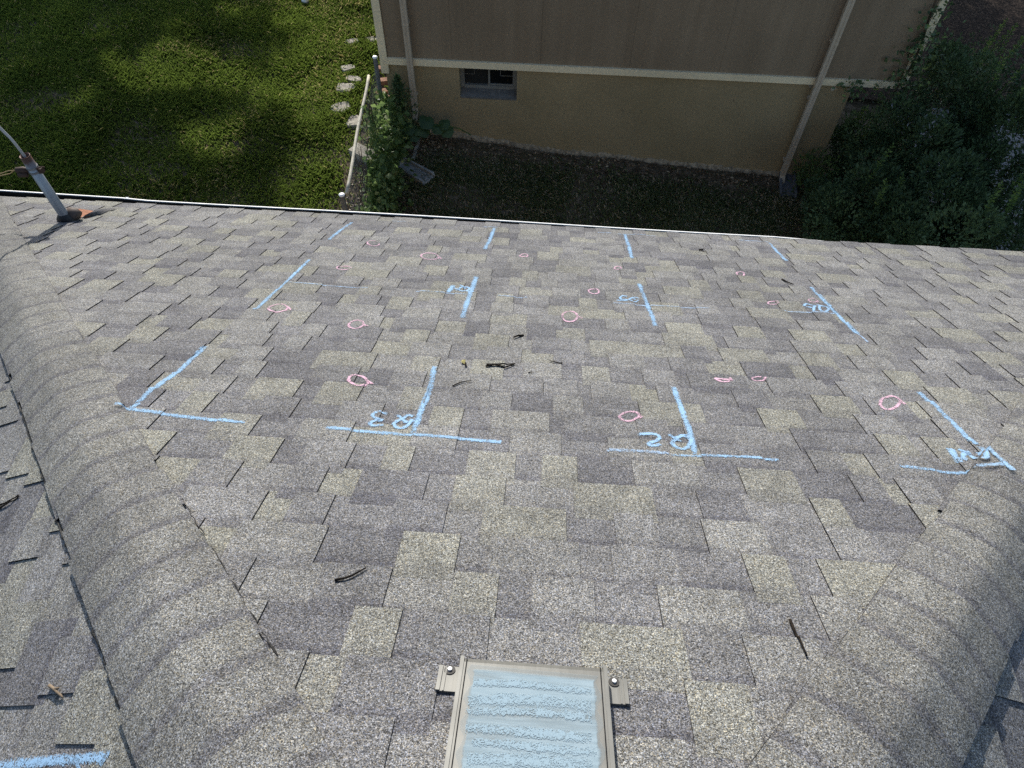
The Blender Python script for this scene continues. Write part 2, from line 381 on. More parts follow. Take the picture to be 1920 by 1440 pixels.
lay('l', LE, SL_LEN, lambda s: -1.2, lambda s: s*cT-.004, 9, .02)
lay('r', RI, SL_LEN, lambda s: -.9, lambda s: s*cT-.004, 14, .02)
def top_n(key, u, s):                          # height of the shingle or cap surface
    if key == 'f':
        d = ((s-SA)*cT-abs(u-UA))*math.cos(math.atan(cT))
        if d < .146: return .030 if d < .138 else .012
    for sb, st, row in surf_tab.get(key, ()):
        if st <= s <= sb:
            for a, b, th in row:
                if a <= u <= b:
                    f = (s-(st-.03))/(EXPO+.03); base = .0005+(WEDGE-.0005)*f
                    return base + (th*(.7+.3*f) if th > .004 else th*f)
            return .005
    return .006
BOXF = [(3, 2, 1, 0), (4, 5, 6, 7), (0, 1, 5, 4), (1, 2, 6, 5), (2, 3, 7, 6), (3, 0, 4, 7)]
pieces.sort(key=lambda p: -p[3])
PAR = {'f': front, 'l': left, 'r': right}
for key, V, tone, _ in pieces[:300]:
    obj('shingle', V, BOXF, [M_SH, M_EDGE], PAR[key], fm=[1, 0, 1, 1, 1, 1], attrs={'tone': ('FLOAT_COLOR', tone)})
for key in 'flr':
    rest = [p for p in pieces[300:] if p[0] == key]
    V = np.concatenate([np.array(p[1]) for p in rest]); T = np.concatenate([np.array(p[2]) for p in rest])
    F = np.concatenate([np.array(BOXF)+8*i for i in range(len(rest))])
    tag(obj('shingle_field', V, F, [M_SH, M_EDGE], PAR[key], fm=[1, 0, 1, 1, 1, 1]*len(rest), attrs={'tone': ('FLOAT_COLOR', T)}), kind='stuff')
# hip caps
def hip(sign, n0, n1, label):
    Hd = np.array([sign*cT, cT, -sT]); Hd /= np.linalg.norm(Hd)
    NS = NL if sign < 0 else NR; Nh = NF+NS; Nh /= np.linalg.norm(Nh); W = np.cross(Hd, Nh)   # lateral
    if sign < 0 and W[0] < 0 or sign > 0 and W[0] < 0: W = -W
    ta = math.tan(math.acos(NF @ Nh))
    b = MB(); L = 6.6
    b.add([APEX+Hd*.0-W*.1-Nh*(.1*ta)+Nh*.004, APEX+Nh*.004, APEX+W*.1-Nh*(.1*ta)+Nh*.004, APEX+Hd*L-W*.1-Nh*(.1*ta)+Nh*.004, APEX+Hd*L+Nh*.004, APEX+Hd*L+W*.1-Nh*(.1*ta)+Nh*.004], [(0, 1, 4, 3), (1, 2, 5, 4)])
    par = b.build('hip', M_EDGE, house); tag(par, label)
    ex = .1415; nW = 14; proto = None; rnd = random.Random(3+n0)
    for variant in range(3):
        pass
    meshes = []
    for variant in range(4):
        V = []; T = []
        e0, e1 = rnd.uniform(-.004, .010), rnd.uniform(-.004, .010)
        rows = [(-.06, .0086), (0.0, .0110), (.5*ex, .0138), (ex+rnd.uniform(-.003, .003), .0166)]
        for l, n in rows:
            for i in range(nW+1):
                w = -1+2*i/nW; ww = w*(.141+(e0 if w < 0 else e1)); rho = .040
                z = -ta*(math.sqrt(ww*ww+rho*rho)-rho*.55)+n*(1-.25*abs(w)**5)+.0012*math.sin(9*w+variant)
                V.append((ww, l, z)); T.append((0, 0, (l+.0)/ex, 0))
        nb = len(V); V = V+V+[(x, l, z-.006) for x, l, z in V]; T = T*3   # top sheet, then the cut sides on vertices of their own
        F = []; fm = []
        for r in range(3):
            for i in range(nW):
                a = r*(nW+1)+i; F.append((a, a+1, a+nW+2, a+nW+1)); fm.append(0)
        for i in range(nW): a = 3*(nW+1)+i; F.append((a+nb, a+1+nb, a+1+2*nb, a+2*nb)); fm.append(1)
        for r in range(3):
            for i in (0, nW): a = r*(nW+1)+i; F.append((a+nb, a+nW+1+nb, a+nW+1+2*nb, a+2*nb)); fm.append(1)
        me = bpy.data.meshes.new('hip_cap'); me.from_pydata(V, [], F); me.materials.append(M_CAP); me.materials.append(M_EDGE)
        me.polygons.foreach_set('material_index', fm); me.polygons.foreach_set('use_smooth', [m == 0 for m in fm])
        at = me.attributes.new('tone', 'FLOAT_COLOR', 'POINT'); at.data.foreach_set('color', np.array(T, np.float32).ravel()); me.update(); meshes.append(me)
    base = Matrix([[W[i], Hd[i], Nh[i]] for i in range(3)])
    for k in range(n0, n1):
        o = bpy.data.objects.new('hip_cap', meshes[rnd.randrange(4)]); col.objects.link(o); o.parent = par
        p = APEX+Hd*(k*ex)+Nh*.006+W*rnd.uniform(-.004, .004)
        o.matrix_basis = Matrix.Translation(Vector(p)-wloc(par)) @ (base @ Matrix.Rotation(R_(rnd.uniform(-.8, .8)), 3, 'Z')).to_4x4()
    return par, Hd, W, Nh, ta
hipL, HdL, WL, NhL, taL = hip(-1, 2, 46, 'left hip ridge of overlapping curved cap shingles')
hipR, HdR, WR, NhR, taR = hip(1, 2, 46, 'right hip ridge of overlapping curved cap shingles')
def bead(par, Hd, W, Nh, ta, side, l0, l1, rmin, rmax, seed, dens=1.):
    rnd = random.Random(seed); l = l0; b = MB()
    while l < l1:
        seg = rnd.uniform(.15, .6); pts = []; rad = []; n = max(3, int(seg/.02))
        for i in range(n+1):
            ll = l+seg*i/n; wv = side*(.150+rnd.uniform(-.003, .003))
            pts.append(APEX+Hd*ll+W*wv+Nh*(-ta*(abs(wv)-.015)+.006)); rad.append(rnd.uniform(rmin, rmax)*(1.9 if rnd.random() < .06 else 1))
        b = MB(); b.tube(pts, rad, 6, squash=.6); b.build('sealant_bead', M_TAR, par); l += seg+rnd.uniform(0, .2)*(1-dens)*3
bead(hipL, HdL, WL, NhL, taL, -1, .9, 4.8, .0022, .0048, 4)
bead(hipL, HdL, WL, NhL, taL, 1, 1.0, 2.6, .0006, .0019, 5, -1.)
# ------------------------------------------------------------------ chalk marks on the shingles
def spline(pts, step):
    pts = [np.array(p, float) for p in pts]
    P = [2*pts[0]-pts[1]]+pts+[2*pts[-1]-pts[-2]]; out = []
    for i in range(1, len(P)-2):
        d = np.linalg.norm(P[i+1]-P[i]); n = max(2, int(d/step))
        for k in range(n):
            t = k/n; a, b, c, e = P[i-1], P[i], P[i+1], P[i+2]
            out.append(.5*((2*b)+(-a+c)*t+(2*a-5*b+4*c-e)*t*t+(-a+3*b-3*c+e)*t**3))
    out.append(pts[-1]); return out
def ribbon(name, us, width, mat, P, key, parent, lift=.0016, rag=.25, label=None, straight=False):
    pts = spline(us, .008); n = len(pts); V = []; E = []; rnd = random.Random(len(pts)); NW = 5
    for i, p in enumerate(pts):
        t = pts[min(i+1, n-1)]-pts[max(i-1, 0)]; t = t/(np.linalg.norm(t)+1e-9); q = np.array([-t[1], t[0]])
        wv = width*(1+rnd.uniform(-rag, rag)*.5); tip = min(1., (min(i, n-1-i)+.5)*.008/(width*1.2))
        for k in range(NW):
            f = -1+2*k/(NW-1); uv = p+q*f*wv*.62
            V.append(P(uv[0], uv[1], max(top_n(key, uv[0], uv[1]), top_n(key, uv[0], uv[1]-.010))+lift)); E.append((1-abs(f)**2.2)*(.45+.55*tip))
    F = np.array([(i*NW+k, i*NW+k+1, (i+1)*NW+k+1, (i+1)*NW+k) for i in range(n-1) for k in range(NW-1)])
    o = obj(name, V, F, mat, parent, attrs={'edge': ('FLOAT', E)}); return tag(o, label)
def fr(pts): return [on_front(*p) for p in pts]
BL = [  # thick blue strokes running down the slope, then the cross strokes
 ([(385, 652), (330, 702), (300, 722), (245, 773)], .021), ([(218, 772), (250, 773), (340, 783), (460, 797)], .019),
 ([(580, 490), (545, 524), (522, 545), (477, 584)], .018), ([(660, 418), (640, 432), (617, 450)], .021),
 ([(815, 690), (805, 735), (790, 770), (775, 815)], .020), ([(612, 806), (720, 814), (830, 823), (940, 831)], .017),
 ([(893, 522), (880, 558), (867, 597)], .025), ([(927, 430), (918, 452), (909, 469)], .024),
 ([(1262, 730), (1282, 785), (1296, 825), (1303, 857)], .019), ([(1262, 855), (1300, 857), (1400, 861), (1460, 865)], .014),
 ([(1198, 533), (1210, 565), (1229, 613)], .022), ([(1172, 441), (1178, 462), (1185, 486)], .023),
 ([(1722, 737), (1760, 772), (1810, 822), (1830, 838)], .020), ([(1836, 842), (1860, 866), (1893, 897)], .019), ([(1686, 878), (1760, 886), (1800, 889), (1875, 885)], .016),
 ([(1520, 540), (1545, 566), (1575, 597), (1607, 628)], .019), ([(1443, 458), (1456, 472), (1475, 491)], .021)]
FT = [([(540, 532), (620, 538), (690, 543)], .011), ([(733, 416), (745, 417), (760, 417)], .014), ([(780, 548), (830, 551), (875, 555)], .011), ([(933, 557), (960, 559), (990, 561)], .013),
 ([(905, 427), (918, 428), (932, 429)], .012), ([(1137, 847), (1200, 850), (1262, 855)], .016), ([(1148, 571), (1185, 573), (1210, 575)], .013), ([(1212, 575), (1270, 578), (1330, 581)], .010),
 ([(1108, 437), (1170, 440), (1230, 443)], .012), ([(1470, 586), (1520, 588), (1565, 590)], .012), ([(1385, 452), (1420, 453), (1445, 458)], .012), ([(1606, 627), (1615, 633), (1627, 643)], .009)]
for p, w in BL: ribbon('chalk_line', fr(p), w, M_BLUE, FR, 'f', front)
for p, w in FT: ribbon('chalk_line', fr(p), w, M_BLUEF, FR, 'f', front)
def zm(pts, ox, oy, sc): return [(ox+x/sc, oy+y/sc) for x, y in pts]
LT = {
 'Q3': (zm([(675, 418), (600, 403), (535, 425), (532, 455), (575, 470), (628, 474), (560, 490), (500, 512), (530, 538), (635, 532)], 600, 700, 5.333),
        zm([(775, 425), (815, 460), (870, 505)], 600, 700, 5.333), zm([(935, 440), (880, 430), (820, 465), (760, 490), (738, 525), (775, 560), (835, 562), (890, 520), (925, 465)], 600, 700, 5.333)),
 'Q2': (zm([(230, 250), (440, 235), (640, 250), (770, 320), (720, 420), (560, 470), (480, 510), (560, 560), (800, 525)], 1180, 800, 13.71),
        zm([(980, 270), (1100, 290), (1180, 340), (1330, 420)], 1180, 800, 13.71), zm([(1500, 310), (1380, 250), (1240, 300), (1110, 430), (1140, 520), (1300, 600), (1430, 600), (1530, 510), (1580, 400), (1500, 310)], 1180, 800, 13.71)),
 'Q1': (zm([(835, 990), (890, 1070), (955, 1150)], 1640, 680, 6), zm([(925, 1000), (1000, 1020), (1070, 1022)], 1640, 680, 6), zm([(1060, 1024), (985, 1060), (1000, 1110), (1030, 1125)], 1640, 680, 6),
        zm([(1025, 1040), (1090, 1070), (1160, 1105)], 1640, 680, 6), zm([(1150, 1022), (1210, 1070), (1225, 1130), (1205, 1165), (1130, 1130)], 1640, 680, 6)),
 'Q4': (zm([(430, 400), (370, 490), (290, 580)], 820, 510, 14.4), zm([(445, 470), (510, 500), (575, 480)], 820, 510, 14.4), zm([(490, 540), (560, 525), (590, 490)], 820, 510, 14.4),
        zm([(610, 400), (700, 440), (760, 480)], 820, 510, 14.4), zm([(700, 440), (800, 430), (865, 475), (790, 530), (680, 570), (590, 540), (600, 480), (700, 440)], 820, 510, 14.4)),
 'Q5': (zm([(510, 490), (400, 470), (325, 510), (360, 560), (470, 560), (525, 585), (470, 605), (340, 605), (225, 600)], 1140, 525, 14.4),
        zm([(830, 540), (720, 510), (600, 540), (575, 580), (640, 610), (750, 620), (830, 570)], 1140, 525, 14.4), zm([(680, 545), (720, 560), (760, 570)], 1140, 525, 14.4)),
 'Q6': (zm([(200, 550), (250, 500), (340, 520), (440, 540)], 1490, 530, 12), zm([(250, 560), (330, 570), (400, 590)], 1490, 530, 12), zm([(450, 530), (425, 600), (425, 670)], 1490, 530, 12),
        zm([(480, 520), (600, 540), (700, 565)], 1490, 530, 12), zm([(700, 560), (760, 610), (700, 660), (600, 650), (550, 590), (570, 545), (700, 560)], 1490, 530, 12))}
WD = {'Q1': .017, 'Q2': .015, 'Q3': .014, 'Q4': .013, 'Q5': .012, 'Q6': .014}
for k, strokes in LT.items():
    for i, p in enumerate(strokes):
        w = WD[k]*(1.8 if (k == 'Q4' and i == 0) else 1.4 if (k == 'Q1' and i == 0) else 1)
        ribbon('chalk_letter', fr(p), w, M_LETTER, FR, 'f', front, lift=.0019)
PK = [(700, 458, 11, 4.5, .8), (806, 483, 15, 6, 1), (646, 504, 13, 4, .85), (982, 481, 7, 3.6, 1), (1158, 504, 7, 3, 1), (1388, 515, 8, 3.5, 1), (1113, 548, 10, 4.5, 1), (1524, 566, 8, 3.5, 1),
 (1449, 570, 9, 3, 1), (521, 580, 17, 8, .95), (668, 612, 15, 7.5, 1), (1068, 596, 16, 8, 1), (672, 717, 19, 10, 1), (1355, 714, 13, 6, .55), (1422, 713, 11, 4, .9), (1180, 783, 17, 10, 1), (1668, 758, 19, 13, 1)]
for i, (x, y, rx, ry, ext) in enumerate(PK):
    rnd = random.Random(i); a0 = rnd.uniform(-.5, .3); pts = []
    n = 11
    for k in range(n+1):
        q = a0+2*math.pi*ext*k/n; f = 1+.12*math.sin(2*q+i)
        pts.append((x+rx*f*math.cos(q), y+ry*f*math.sin(q)))
    if ry > 5: pts.append((x+rx*1.45, y+ry*rnd.uniform(.1, .7)))
    ribbon('chalk_circle', fr(pts), .0115 if ry > 5 else .0095, M_PINK, FR, 'f', front, lift=.0021)
def on_left(x, y):
    d = ray(x, y); P = CAM + d*(((APEX-CAM) @ NL)/(d @ NL)); q = P-APEX; return q[1], q @ SL
def on_right(x, y):
    d = ray(x, y); P = CAM + d*(((APEX-CAM) @ NR)/(d @ NR)); q = P-APEX; return q[1], q @ SR
def lf(pts): return [on_left(*p) for p in pts]
ribbon('chalk_line', lf([(-30, 1438), (40, 1432), (130, 1425), (205, 1421)]), .020, M_BLUE, LE, 'l', left)
ribbon('chalk_line', lf([(214, 1410), (207, 1420), (196, 1436)]), .010, M_BLUE, LE, 'l', left)
ribbon('chalk_line', lf([(140, 1424), (148, 1432), (152, 1442)]), .010, M_BLUE, LE, 'l', left)
# ------------------------------------------------------------------ gutter, fascia, house wall
def gutter():
    us = np.linspace(UA-hiplim(EAVE)-.05, UA+hiplim(EAVE)+.05, 46); prof = [(.02, -.005), (.02, -.11), (.075, -.115), (.10, -.05), (.1005, .0035), (.104, .0085), (.128, -.002), (.131, -.010), (.125, -.022)]
    b = MB(); bi = MB(); V = []; Vi = []; eave = FR(0, EAVE); fy, fz = eave[1], eave[2]
    for u in us:
        drop = -.022*(u+4)/4 - .075*max(0, (u-1.7))/1.3 - (.010 if u > -3.05 else 0)-.004*math.sin(u*1.7)
        for (y, z) in prof: V.append((u, fy-.018+y*.76, fz-.004+z+drop))
    n = len(prof); F = [(i*n+k, i*n+k+1, (i+1)*n+k+1, (i+1)*n+k) for i in range(len(us)-1) for k in range(n-1)]
    fm = [0 if k >= 4 else 1 for i in range(len(us)-1) for k in range(n-1)]
    b.add(V, F); b.m = fm
    g = b.build('gutter', [M_WHITE, M_GUTIN], house); tag(g, 'white metal gutter along the lower edge of the front slope')
    bi = MB(); bi.box((-3.06, fy+.062, fz-.055), (-3.04, fy+.080, fz-.010)); bi.build('gutter_joint', M_WHITE, g)
    w = MB(); x0, x1 = UA-hiplim(EAVE)+.35, UA+hiplim(EAVE)-.35
    w.box((x0, -6, float(zg(3.))-1.), (x1, fy-.40, fz-.25)); w.build('wall', M_FOUND, house)
    sf = MB(); sf.box((x0-.33, fy-.42, fz-.20), (x1+.33, fy-.02, fz-.17)); sf.build('soffit', M_WHITE, house)
gutter()
# ------------------------------------------------------------------ roof vent with chalk rubbed hood
def vent():
    uL, sE = on_front(868, 1255); uR, _ = on_front(1130, 1277); sE = 1.066; top = .034
    o = thing('roof_vent', tuple(FR((uL+uR)/2, .85)), 'low grey metal roof vent with blue chalk rubbed over its hood', 'roof vent')
    def G(u, s, n): return FR(u, s, n+.010)
    s0 = .60; nU, nS = 12, 10; b = MB(); V = []
    ss = list(np.linspace(s0, sE-.02, nS))+[sE-.008, sE-.002, sE]; nn = [top]*nS+[top-.004, top-.014, .004]
    us = [uL+.004+(uR-uL-.008)*i/nU for i in range(nU+1)]
    for s, n_ in zip(ss, nn):
        for u in us: V.append(G(u, s, n_-.0))
    n = nU+1; F = [(j*n+i, j*n+i+1, (j+1)*n+i+1, (j+1)*n+i) for j in range(len(ss)-1) for i in range(nU)]
    b.add(V, F)
    for u in (uL+.004, uR-.004):
        b.add([G(u, s0, 0), G(u, s0, top), G(u, sE-.02, top), G(u, sE-.002, top-.014), G(u, sE, 0)], [(0, 1, 2, 3, 4)])
    hood = b.build('hood', M_VENT, o)
    for u in (uL, uR):                          # folded side seams
        sgn = 1 if u == uL else -1
        r = MB(); r.hexa([G(u-.004, s0, top-.02), G(u+.004, s0, top-.02), G(u+.004, sE-.006, top-.024), G(u-.004, sE-.006, top-.024), G(u-.004, s0, top+.0025), G(u+.004, s0, top+.0025), G(u+.004, sE-.006, top+.002), G(u-.004, sE-.006, top+.002)])
        r.build('side_seam', M_VENT, hood)
        r = MB(); r.hexa([G(u+sgn*.0085, s0, top), G(u+sgn*.0105, s0, top), G(u+sgn*.0105, sE-.01, top), G(u+sgn*.0085, sE-.01, top), G(u+sgn*.0085, s0, top+.0012), G(u+sgn*.0105, s0, top+.0012), G(u+sgn*.0105, sE-.01, top+.0012), G(u+sgn*.0085, sE-.01, top+.0012)])
        r.build('seam_gap', M_EDGE, hood)
    # chalk rubbed sheet
    V = []; E = []; nu, ns = 24, 26; su0, su1 = uL+.018, uR-.016
    for j in range(ns+1):
        s = s0+.01+(sE-.026-s0-.01)*j/ns
        for i in range(nu+1):
            f = i/nu; u = su0+(su1-su0)*f+.006*math.sin(j*1.7)*(1 if f in (0, 1) else 0); V.append(G(u, s-.006*f, top+.0011)); E.append(0. if i in (0, nu) or j == ns else 1.)
    F = np.array([(j*(nu+1)+i, j*(nu+1)+i+1, (j+1)*(nu+1)+i+1, (j+1)*(nu+1)+i) for j in range(ns) for i in range(nu)])
    tag(obj('chalk_rub', V, F, M_RUB, hood, attrs={'edge': ('FLOAT', E)}), 'pale blue streaky chalk rubbing')
    kk = (H0-.010-top)/H0
    for zp, wv in (([(600, 388), (900, 396), (1310, 442)], .016), ([(565, 500), (900, 488), (1305, 528)], .024), ([(552, 556), (900, 560), (1310, 596)], .018), ([(552, 655), (900, 682), (1308, 722)], .020),
                   ([(590, 738), (950, 772), (1340, 806)], .018), ([(560, 846), (900, 850), (1315, 884)], .026), ([(540, 930), (900, 945), (1310, 965)], .02)):
        us = [tuple(np.array(on_front(*p))*kk) for p in zm(zp, 700, 1160, 3.2)]
        ribbon('chalk_stroke', us, wv, M_STROKE, lambda u, s, n: G(u, s, top+n-.0055), 'v', hood)
    for sgn, u in ((-1, uL), (1, uR)):
        b = MB(); ua, ub = (u-.044, u-.003) if sgn < 0 else (u+.003, u+.044); z = .0
        sa, sb = sE-.066, sE-.004
        b.hexa([G(ua, sa, -.012), G(ub, sa, -.012), G(ub, sb, -.012), G(ua, sb, -.012), G(ua, sa, z), G(ub, sa, z), G(ub, sb, z), G(ua, sb, z)])
        ue = ua if sgn < 0 else ub
        b.hexa([G(ue-.004, sa, -.013), G(ue+.004, sa, -.013), G(ue+.004, sb, -.013), G(ue-.004, sb, -.013), G(ue-.004, sa, z+.003), G(ue+.004, sa, z+.003), G(ue+.004, sb, z+.003), G(ue-.004, sb, z+.003)])
        ui = ue-sgn*.011
        b.hexa([G(ui-.0015, sa, z), G(ui+.0015, sa, z), G(ui+.0015, sb, z), G(ui-.0015, sb, z), G(ui-.0015, sa, z+.002), G(ui+.0015, sa, z+.002), G(ui+.0015, sb, z+.002), G(ui-.0015, sb, z+.002)])
        tab = b.build('mounting_tab', M_VENT, o)
        uc, sc = (ua+ub)/2-.002, sE-.014
        for rr, z0, z1, m, nm in ((.0115, z, z+.002, M_SCREWD, 'washer'), (.0046, z+.002, z+.006, M_SCREWW, 'screw')):
            b = MB(); b.tube([G(uc, sc, z0), G(uc, sc, z1)], rr, 16); b.build(nm, m, tab, smooth=False)
vent()
# ------------------------------------------------------------------ service mast
bu, bs = on_front(128, 415); MB0 = FR(bu, bs); MAST_TOP = MB0[2]+.512
M_MAST = _mast()
def mast():
    o = thing('service_mast', tuple(MB0), 'grey metal pipe mast with rusty open rim rising through the shingles', 'pipe')
    x, y, z = MB0; r = .030
    b = MB(); n = 24
    V = []; prof = [(r, z-.05), (r, MAST_TOP), (r-.004, MAST_TOP+.001), (r-.005, MAST_TOP-.12)]
    for rr, zz in prof: V += [(x+rr*math.cos(2*math.pi*k/n), y+rr*math.sin(2*math.pi*k/n), zz) for k in range(n)]
    b.add(V, [(j*n+k, j*n+(k+1) % n, (j+1)*n+(k+1) % n, (j+1)*n+k) for j in range(3) for k in range(n)]+[tuple(3*n+k for k in range(n))])
    b.build('pipe', M_MAST, o, smooth=True)
    b = MB(); b.tube([(x, y, MAST_TOP-.003), (x, y, MAST_TOP+.002)], r+.0015, 24, cap=False); b.build('rim', M_BROWN, o)
    # rubber boot: cone collar
    b = MB(); V = []
    for f, rr, dz in ((0, .062, 0), (.25, .058, .016), (.6, .047, .035), (1, .034, .052)):
        for k in range(20):
            q = 2*math.pi*k/20; p = FR(bu, bs, .008)+rr*(math.cos(q)*Xv+math.sin(q)*S)+np.array([0, 0, dz]); V.append(p)
    b.add(V, [(j*20+k, j*20+(k+1) % 20, (j+1)*20+(k+1) % 20, (j+1)*20+k) for j in range(3) for k in range(20)]); b.build('boot', M_RUBBER, o, smooth=True)
    b = MB(); c0 = FR(bu+.075, bs+.02, .03); b.tube([FR(bu+.01, bs+.008, .045), FR(bu+.050, bs+.018, .040), FR(bu+.066, bs+.02, .03)], [.046, .044, .036], 16); b.build('collar', plain('brown rubber collar', (.10, .075, .06), .7, .3), o, smooth=True)
    pl = [on_front(*p) for p in ((126, 394), (150, 395), (180, 400), (168, 410), (146, 412), (130, 408))]; b = MB()
    b.add([FR(u, s_, .014) for u, s_ in pl]+[FR(u, s_, .008) for u, s_ in pl], [tuple(range(6))]+[(i, i+6, (i+1) % 6+6, (i+1) % 6) for i in range(6)])
    tag(b.build('flashing', M_RUST, o), 'orange rusted flashing plate')
    b = MB(); V = []
    for j, (p, hh) in enumerate((((160, 411), .006), ((172, 409), .026), ((186, 403), .030), ((200, 397), .012), ((206, 395), .0))):
        u, s_ = on_front(*p)
        for i in range(5): V.append(FR(u+.012*(i-2), s_+.034*(i-2), .010+hh*(1-((i-2)/2.1)**2)))
    b.add(V, [(j*5+i, j*5+i+1, (j+1)*5+i+1, (j+1)*5+i) for j in range(4) for i in range(4)])
    b.build('shingle_flap', M_CAP, o, smooth=True)
    zc = MAST_TOP-.115
    for dz in (0, .03):
        b = MB(); b.tube([(x, y, zc+dz), (x, y, zc+dz+.012)], r+.004, 24); b.build('clamp_band', M_GALV, o, smooth=False)
    b = MB(); b.box((x+.028, y-.012, zc-.004), (x+.056, y+.014, zc+.030)); b.tube([(x+.034, y-.02, zc+.036), (x+.060, y, zc+.04), (x+.058, y+.02, zc+.02)], .004, 8); b.build('clamp_bolt', M_BROWN, o)
    b = MB(); b.tube([(x-.03, y-.002, zc+.005), (x-.06, y-.01, zc+.012), (x-.10, y-.02, zc+.02)], [.014, .024, .016], 12); b.tube([(x-.035, y-.03, zc-.004), (x-.085, y-.04, zc)], .014, 10)
    b.build('insulator', M_BROWN, o, smooth=True)
    b = MB()
    for dz in (0, .02):
        b.tube([(x-.09, y-.02, zc+.02+dz*.4), (x-.14, y-.03, zc+.02-dz), (x-.30, y-.10, zc-.01+dz*.2), (x-.9, y-.35, zc-.05)], .0028, 6)
    b.build('wire', M_WIRE, o)
    b = MB(); q0 = np.array([x, y, MAST_TOP-.1]); e1 = at_y(-5, 235, y-.05); e2 = at_y(-180, 60, y-.25)
    P = spline([q0, (x-.004, y, MAST_TOP+.01), at_y(22, 262, y-.03), e1, e2], .03); b.tube(P, .0078, 10); b.build('cable', M_CABLE, o, smooth=True)
mast()
# ------------------------------------------------------------------ twigs and bits lying on the roof
def twig(pts, rad, mat, label, P=FR, key='f', conv=on_front, name='twig', cat='twig', branch=None):
    b = MB()
    for q in [pts]+(branch or []):
        rad_ = rad*.8; us = spline([conv(*p) for p in q], .01); V = [P(u, s, top_n(key, u, s)+rad+.001+.0015*math.sin(math.pi*i/len(us))) for i, (u, s) in enumerate(us)]
        b.tube(V, [rad*(1-.55*i/len(V)) for i in range(len(V))], 6)
    tag(b.build(name, mat, None, smooth=True), label, cat, 'twigs on the roof')
twig([(1060, 0)]*0+[(912, 689), (935, 689), (966, 686)], .0042, M_TWIG, 'forked dark twig in the middle of the front slope', branch=[[(911, 692), (925, 690), (934, 691)], [(933, 690), (945, 693), (964, 687)]])
twig([(981, 632), (972, 634), (963, 637)], .0058, M_TWIG, 'short thick dark twig just below the forked twig toward the gutter')
twig([(1054, 685), (1045, 685), (1031, 679)], .0032, M_TWIG, 'thin curved dark twig right of the forked twig')
twig([(849, 728), (865, 722), (884, 719)], .0028, M_TWIG, 'thin straight twig beside the top of the Q3 chalk stroke')
twig([(990, 703), (995, 703), (999, 703)], .0028, M_TWIG, 'tiny dark twig right below the forked twig')
twig([(628, 1095), (655, 1090), (687, 1073)], .0034, M_TWIG, 'curved twig with pale side lying left above the roof vent')
twig([(1480, 1167), (1495, 1205), (1510, 1238)], .0042, M_TWIG, 'long straight dark twig lying beside the right hip')
twig([(1318, 470), (1310, 471), (1322, 475)], .0040, M_TWIG, 'small bent twig near the gutter between the chalk marks')
twig([(1465, 528), (1475, 533), (1487, 537)], .0045, M_TWIG, 'small dark twig between a pink circle and the Q6 stroke')
twig([(0, 955), (20, 942), (40, 930)], .0034, M_TWIG, 'double dark twig on the left slope', LE, 'l', on_left, branch=[[(4, 957), (25, 944), (41, 932)]])
twig([(103, 1288), (115, 1297), (124, 1310)], .0042, M_TWIGP, 'pale knobbly twig on the left slope near the blue chalk', LE, 'l', on_left, branch=[[(112, 1295), (120, 1293)]])
def dryleaf():
    u, s = on_front(869, 682); b = MB(); n0 = top_n('f', u, s)+.003
    b.add([FR(u-.008, s+.02, n0), FR(u+.007, s+.014, n0+.005), FR(u+.008, s-.02, n0), FR(u-.009, s-.014, n0+.006), FR(u, s, n0+.008)], [(0, 1, 4), (1, 2, 4), (2, 3, 4), (3, 0, 4)])
    lf_ = b.build('dry_leaf', M_DRY); tag(lf_, 'small curled yellow leaf left of the forked twig', 'leaf')
    b = MB(); b.tube([FR(u+.011, s-.02, n0+.004), FR(u+.013, s-.04, n0+.004)], .004, 6); b.build('stem', M_TWIG, lf_)
dryleaf()
